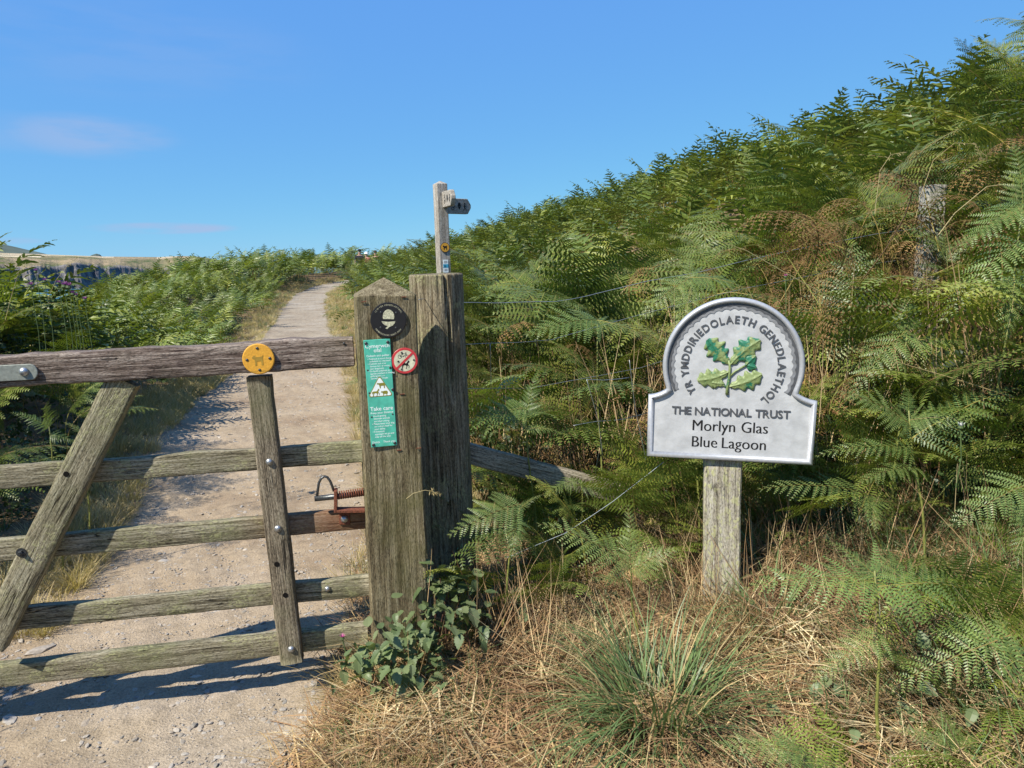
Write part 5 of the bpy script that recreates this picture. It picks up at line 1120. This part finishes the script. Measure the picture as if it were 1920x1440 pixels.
fern('grey green fern arching over the foot of the round post', (930, 1120), (975, 945), 2.55, [(1., 846, 1010, -.05), (.96, 1015, 925, -.02), (.9, 960, 1050, -.12)])
fern('fern drooping towards the right side of the round post', (1010, 900), (985, 765), 2.95, [(1., 878, 800, -.05), (.9, 1060, 810, 0), (.95, 1010, 700, .1)])
fern('fern frond drooping in from the right edge above the straw', (1960, 1110), (1935, 905), 2.0, [(1., 1780, 985, -.05), (.9, 1905, 1060, -.1), (.8, 1830, 930, .1)])
fern('broad fern spreading over the dry stalks at the right edge', (1905, 1330), (1895, 1190), 1.75, [(1., 1660, 1290, .0), (.95, 1740, 1190, .1), (.9, 1850, 1120, .1)])
fern('low fern at the bottom edge in front of the sign post', (1500, 1470), (1505, 1415), 1.62, [(1., 1345, 1398, .02), (.9, 1600, 1440, 0), (.9, 1450, 1370, .1)])
fern('low fern at the bottom edge near the right corner', (1800, 1470), (1790, 1400), 1.6, [(1., 1680, 1370, .05), (.95, 1880, 1375, .05), (.9, 1760, 1330, .1)])
fern('large fern drooping leftward above the right end of the board', (1680, 860), (1700, 620), 2.75, [(1., 1595, 745, -.1), (.95, 1835, 640, 0), (1., 1700, 560, .1), (.85, 1600, 650, -.1)])
fern('tall fern with an orange stem at the right edge', (1850, 780), (1918, 380), 2.6, [(1., 1800, 480, 0), (.9, 1760, 600, -.1), (.8, 1880, 640, -.1), (1., 1900, 260, .1)])
fern('fern with rounded drooping frond above the sign board', (1320, 700), (1295, 520), 3.05, [(1., 1200, 600, -.1), (.95, 1260, 640, -.1), (1., 1400, 560, 0), (1., 1290, 470, .1)])
fern('fern with pale frond left above the sign board', (1130, 800), (1120, 600), 3.1, [(1., 985, 640, -.1), (.95, 1060, 560, 0), (1., 1210, 640, 0)])
fern('fern leaning across the middle of the far fence post', (1800, 700), (1775, 470), 3.5, [(1., 1680, 425, 0), (.95, 1850, 420, 0), (.9, 1710, 510, -.1), (1., 1760, 395, .1)])
fern('lit fern low in the left hedge beside the gate brace', (95, 900), (92, 800), 3.6, [(1., 20, 770, 0), (1., 90, 755, -.1), (.95, 150, 830, 0), (.8, 60, 860, -.1)])
fern('fern in the shaded left hedge right of the lit fern', (150, 905), (160, 800), 3.9, [(1., 205, 850, 0), (.95, 120, 790, 0), (.9, 215, 790, .1)])
fern('small fern seen between the round post and the wire', (1100, 1000), (1090, 900), 2.95, [(1., 1020, 930, -.1), (.95, 1170, 920, 0)])
# ------------------------------------------------------------------ grass tussocks
def tussock(label, px, py, n, h, wd, spread, seed, mat=GRASS, tilt=(.02, 1.0), bend=(.5, 2.4)):
    q = PG(px, py); o = lk('grass_tussock', tuft(seed, n, h, wd, spread, tilt, bend, (mat,), 6)); o.location = (q.x, q.y, hz(q.x, q.y)); tag(o, label, 'grass tussock', 'green grass tussocks')
    if n > 150: o.name = 'grass_tussock'; o.data.materials.append(GRASSD); mi = np.zeros(len(o.data.polygons), np.int32); bl = np.arange(len(mi)) // 6; mi[(bl * 7919 % 20) < 3] = 1; o.data.polygons.foreach_set('material_index', mi)
tussock('large bluish green grass tussock at the bottom centre right of the straw', 1235, 1385, 760, .48, .0032, .13, 1)
tussock('green grass tussock right of the foot of the sign post', 1455, 1200, 190, .36, .0034, .07, 2)
tussock('loose grass tussock left of the foot of the sign post', 1260, 1170, 90, .26, .0026, .07, 3)
tussock('sparse grey green grass tussock left of the straw at the bottom edge', 720, 1400, 260, .22, .0020, .12, 4)
tussock('wispy yellow grass tussock at the foot of the gatepost', 655, 1300, 130, .24, .0017, .10, 5, GRASSD)
tussock('tall broad bladed grass behind the large tussock', 1440, 1080, 40, .45, .0045, .05, 6)
# ------------------------------------------------------------------ brambles at the gatepost and elsewhere
leaf_v = [mk('leaf', *leaf_geo(.062, .050, .2, 6, .25), BRAM, link=False), mk('leaf', *leaf_geo(.055, .040, .3, 6, .5), BRAM, link=False), mk('leaf', *leaf_geo(.060, .046, .1, 5, .1), BRAM, link=False)]
def bramble(label, spots, seed, grp='leafy brambles and weeds by the posts', size=1., n=8, spread=.05, up=False):
    """spots: (px, py, Y) cluster centres"""
    rr = random.Random(seed); c0_ = [P(*s_) if up else PG(s_[0], s_[1], rr.uniform(.06, .14)) for s_ in spots]; g0 = Vector((c0_[0].x, c0_[0].y, hz(c0_[0].x, c0_[0].y))); r = empty('bramble', g0, label, 'bramble', grp); bpy.context.view_layer.update()
    for c in c0_:
        foot = Vector((c.x + rr.uniform(-.06, .06), c.y + rr.uniform(0, .08), hz(c.x, c.y) - .01)); 
        v, f = tube([foot - g0, (foot + c) / 2 - g0 + Vector((rr.uniform(-.02, .02), -.02, 0)), c - g0], [.0026, .0022, .0014], 6); lk('stem', mk('stem', v, f, M_BSTEM, link=False), r)
        for i in range(n):
            p = c + Vector((rr.gauss(0, spread), rr.gauss(0, spread * .6), rr.gauss(0, spread * .8))); az = rr.uniform(0, 6.28)
            M = Matrix.Translation(p - g0) @ Matrix.Rotation(az, 4, 'Z') @ Matrix.Rotation(rr.gauss(-.25, .45), 4, 'X') @ Matrix.Rotation(rr.gauss(0, .35), 4, 'Y') @ Matrix.Rotation(0, 4, 'X') @ Matrix.Scale(size * rr.uniform(.6, 1.15), 4); lk('leaf', leaf_v[i % 3], r, M)
M_BSTEM = flat('bramble_stem', (.14, .07, .05), .6, 0, .3, .25)
bramble('dense clump of broad leaves at the foot of the gatepost', [(760, 1180, 2.36), (800, 1170, 2.38), (700, 1215, 2.33), (740, 1210, 2.3), (780, 1215, 2.3), (820, 1190, 2.33), (670, 1245, 2.28), (715, 1250, 2.25), (755, 1255, 2.25), (790, 1265, 2.25), (835, 1150, 2.4)], 1, n=24, spread=.045, size=.80, up=True)
bramble('round leaved weed between the gatepost and the round post', [(825, 1085, 2.5), (840, 1110, 2.48), (815, 1100, 2.5), (880, 1120, 2.5), (900, 1150, 2.45), (870, 1160, 2.42)], 2, n=12, spread=.035, up=True)
bramble('grey green bramble leaves under the loose wire', [(985, 1065, 2.5), (1010, 1085, 2.45), (1040, 1050, 2.5), (1050, 1100, 2.45), (960, 1130, 2.4)], 3, n=5, spread=.035, size=1.15)
bramble('small bramble sprig in the straw below the fern', [(1000, 1180, 2.3), (1020, 1200, 2.28), (1115, 1160, 2.35), (1060, 1210, 2.25)], 4, n=4, spread=.03)
bramble('bramble leaves among dry stalks at the right edge', [(1810, 990, 2.1), (1830, 970, 2.1), (1850, 1000, 2.08), (1760, 1080, 2.0), (1740, 1100, 2.0)], 5, n=5, spread=.035, size=1.1)
bramble('low bramble leaves in the right bottom corner', [(1700, 1330, 1.7), (1760, 1290, 1.72), (1860, 1400, 1.6), (1420, 1350, 1.8), (1600, 1420, 1.65), (1560, 1300, 1.8)], 6, n=5, spread=.045)
bramble('bramble leaves in front of the bracken right of the sign post', [(1600, 890, 2.7), (1560, 960, 2.6), (1680, 1150, 2.0), (1720, 1130, 2.0), (1500, 980, 2.7)], 7, n=5, spread=.05)
# ------------------------------------------------------------------ thistles and flowers
M_PURP = flat('purple_petal', (.36, .10, .34), .6, 0, .2, .2); M_PINK = flat('pink_petal', (.62, .14, .36), .6, 0, .2, .2); M_WPET = flat('white_petal', (.75, .75, .72), .6, 0, .2, .1); M_GST = flat('green_stalk', (.08, .12, .04), .6, 0, .3, .2)
head_me = mk('flower_head', *joinvf([lathe([(.004, 0), (.010, .006), (.008, .014)], 10)]), M_GST, link=False)
pet_v = []; pet_f = []
for k in range(22):
    a = k * 2.4; r_ = .004 + .010 * (k / 22); c_, s_ = math.cos(a), math.sin(a); o_ = len(pet_v); pet_v += [(c_ * .004 - s_ * .0018, s_ * .004 + c_ * .0018, .013), (c_ * .004 + s_ * .0018, s_ * .004 - c_ * .0018, .013), (c_ * r_ * 1.4, s_ * r_ * 1.4, .030 - r_ * .3)]; pet_f.append((o_, o_ + 1, o_ + 2))
pet_me = {m_.name: mk('petals', pet_v, pet_f, m_, link=False) for m_ in (M_PURP, M_PINK, M_WPET)}
def flower(label, px, py, Y, mat, sc_=1., stemh=.5, cat='thistle', name='thistle'):
    t_ = P(px, py, Y); r = empty(name, (t_.x, t_.y, t_.z - stemh), label, cat, 'purple thistles in the left hedge' if name == 'thistle' else None)
    v, f = tube([(0, 0, 0), (.01, .0, stemh * .5), (0, 0, stemh)], .002, 6); lk('stem', mk('stem', v, f, M_GST, link=False), r)
    lk('flower_head', head_me, r, Matrix.Translation((0, 0, stemh - .004)) @ Matrix.Scale(sc_, 4)); lk('petals', pet_me[mat.name], r, Matrix.Translation((0, 0, stemh - .004)) @ Matrix.Scale(sc_, 4))
for (px, py, s_, lab) in ((121, 540, 1.6, 'largest purple thistle flower in the left hedge, left of a close pair'), (129, 541, 1.5, 'purple thistle flower in the left hedge, right of a close pair'), (84, 529, 1., 'small purple thistle flower left of the close pair'), (110, 533, 1., 'small purple thistle flower just above the close pair'), (58, 538, 1.2, 'dark purple thistle flower furthest left in the hedge'), (67, 511, 1.0, 'purple thistle flower highest in the left hedge'), (137, 553, 1.1, 'purple thistle flower just below the close pair'), (143, 556, .9, 'small thistle bud right below the close pair'), (159, 564, 1.1, 'lone purple thistle flower furthest right in the hedge')):
    flower(lab, px, py, 4.1, M_PURP, s_)
flower('small pink flower by the foot of the gatepost beside the lowest rail', 642, 1198, 2.3, M_PINK, .8, .12, 'flower', 'pink_flower')
flower('tiny pink flower in the bracken above the sign board', 1473, 520, 3.05, M_PINK, .7, .4, 'flower', 'pink_flower')
flower('small white flower in the bracken right of the board', 1801, 803, 2.3, M_WPET, .9, .2, 'flower', 'white_flower')
# ------------------------------------------------------------------ tall seeding grass stems
def seedgrass(label, pix, Y, r0=.0014, heads=True, mat=None):
    pts = [P(x, y, Y) for x, y in pix]; f_ = pts[0]; r = empty('seed_grass', f_, label, 'grass stem', 'tall seeding grass stems'); bpy.context.view_layer.update()
    cur = []
    for i in range(len(pts) - 1):
        for k in range(5): cur.append(pts[i].lerp(pts[i + 1], k / 5))
    cur.append(pts[-1]); v, f = tube([p - f_ for p in cur], [r0 * (1 - .6 * i / len(cur)) for i in range(len(cur))], 5); lk('stem', mk('stem', v, f, mat or GRASSD, link=False), r)
    if heads:
        n = len(cur); g = []; rr = random.Random(pix[0][0])
        for i in range(int(n * .62), n):
            for _ in range(3):
                p = cur[i] - f_; d = Vector((rr.gauss(0, 1), rr.gauss(0, 1), rr.gauss(-.3, .8))).normalized() * rr.uniform(.010, .022); s_ = d.cross(Vector((0, 1, .3))).normalized() * .0016
                g.append(([p, p + d * .5 + s_, p + d, p + d * .5 - s_], [(0, 1, 2, 3)]))
        v, f = joinvf(g); lk('seed_head', mk('seed_head', v, f, mat or GRASSD, link=False), r)
seedgrass('pale bent grass stem rising above the left hedge', [(90, 560), (105, 525), (125, 500), (146, 482)], 4.2)
seedgrass('thin grass stem at the far left above the hedge', [(10, 600), (20, 560), (35, 510), (48, 495)], 4.0)
seedgrass('long arching grass head above the fence post', [(1715, 420), (1725, 370), (1750, 300), (1790, 268), (1830, 270), (1842, 300)], 3.4)
seedgrass('straw coloured grass head left of the fence post', [(1640, 400), (1650, 320), (1670, 290), (1695, 285)], 3.3)
seedgrass('thick straw coloured grass head arching right over the fence post', [(1760, 440), (1790, 400), (1850, 350), (1885, 345), (1920, 362)], 3.2, .0022)
seedgrass('long straw stem crossing above the sign board', [(1560, 560), (1470, 510), (1400, 470), (1320, 442)], 2.9, .0022, False)
seedgrass('bent straw stem crossing the dark bracken right of the board', [(1900, 745), (1790, 710), (1680, 678), (1672, 690)], 2.5, .0016, False)
seedgrass('dry grass head hanging across the joint between both posts', [(762, 935), (775, 925), (797, 919), (812, 922), (824, 927)], 2.4, .0012)
seedgrass('pale straw stem left of the big fern', [(1900, 1060), (1790, 960), (1795, 870)], 2.3, .0014, False)
# ------------------------------------------------------------------ walkers up the path
def skin(name, verts, edges, rads, mat, parent, lvl=1):
    me = bpy.data.meshes.new(name); me.from_pydata(verts, edges, []); o = bpy.data.objects.new(name, me); COL.objects.link(o)
    m = o.modifiers.new('s', 'SKIN'); m2 = o.modifiers.new('u', 'SUBSURF'); m2.levels = lvl; m2.render_levels = lvl
    for i, r_ in enumerate(rads): me.skin_vertices[0].data[i].radius = (r_ if isinstance(r_, tuple) else (r_, r_))
    me.skin_vertices[0].data[0].use_root = True
    dg = bpy.context.evaluated_depsgraph_get(); nm = bpy.data.meshes.new_from_object(o.evaluated_get(dg)); bpy.data.objects.remove(o); nm.materials.clear(); nm.materials.append(mat)
    q = lk(name, nm, parent); return q
def person(label, px, head_py, Y, shirt, hat, H=1.72, rz=0., longhair=False):
    t_ = P(px, head_py, Y); r = empty('person', (t_.x, t_.y, t_.z - H), label, 'person', None, rz); skn = flat('skin', (.45, .27, .20), .6, 0, .3, .1); k = H / 1.72
    V = [(0, 0, .95), (0, 0, 1.12), (0, .0, 1.38), (0, .0, 1.50), (0, -.02, 1.60), (0, -.02, 1.68), (-.19, 0, 1.40), (-.25, -.02, 1.12), (-.24, -.16, .90), (.19, 0, 1.40), (.25, -.02, 1.12), (.24, -.16, .90), (-.10, 0, .88), (-.11, -.12, .48), (-.11, -.10, .06), (-.11, -.22, .03), (.10, 0, .88), (.11, .12, .48), (.11, .24, .10), (.11, .16, .05)]
    E = [(0, 1), (1, 2), (2, 3), (3, 4), (4, 5), (2, 6), (6, 7), (7, 8), (2, 9), (9, 10), (10, 11), (0, 12), (12, 13), (13, 14), (14, 15), (0, 16), (16, 17), (17, 18), (18, 19)]
    R_ = [(.15, .11), (.13, .10), (.16, .11), .055, .085, .075, .065, .045, .032, .065, .045, .032, .09, .06, .042, .035, .09, .06, .042, .035]
    V = [(a * k, b * k, c * k) for a, b, c in V]; skin('body', V, E, R_, skn, r)
    V = [(0, 0, .98), (0, 0, 1.15), (0, .0, 1.38), (0, 0, 1.46), (-.19, 0, 1.40), (-.235, -.01, 1.20), (.19, 0, 1.40), (.235, -.01, 1.20)]; V = [(a * k, b * k, c * k) for a, b, c in V]
    skin('shirt', V, [(0, 1), (1, 2), (2, 3), (2, 4), (4, 5), (2, 6), (6, 7)], [(.18, .135), (.16, .125), (.185, .135), .085, .09, .065, .09, .065], flat('shirt', shirt, .8, 0, .2, .15), r)
    V = [(0, 0, .96), (-.10, 0, .86), (-.11, -.10, .55), (.10, 0, .86), (.11, .10, .55)]; V = [(a * k, b * k, c * k) for a, b, c in V]; skin('shorts', V, [(0, 1), (1, 2), (0, 3), (3, 4)], [(.18, .13), .11, .085, .11, .085], flat('shorts', (.05, .05, .06), .8), r)
    v, f = lathe([(.135 if hat[1] else .105, 1.70), (.108, 1.705), (.105, 1.74), (.085, 1.79), (.04, 1.815)], 20); v = [(a * k, (b - .02) * k, c * k - .01) for a, b, c in v]; child_print('hat' if hat[1] is not None else 'hair', r, (v, f), flat('hat', hat[0], .8, 0, .2, .1), Matrix(), smooth=True)
person('walker in dark top and dark cap far up the path, leftmost of three', 674, 470, 40, (.02, .022, .03), ((.015, .016, .02), False), 1.76, .1)
person('walker wearing a white hat, middle of three far up the path', 687, 475, 40.6, (.30, .10, .08), ((.78, .77, .75), True), 1.66, -.2)
person('walker with dark hair and pale top, rightmost of three far up the path', 703, 472, 42, (.55, .32, .26), ((.06, .045, .035), False), 1.70, 2.9)
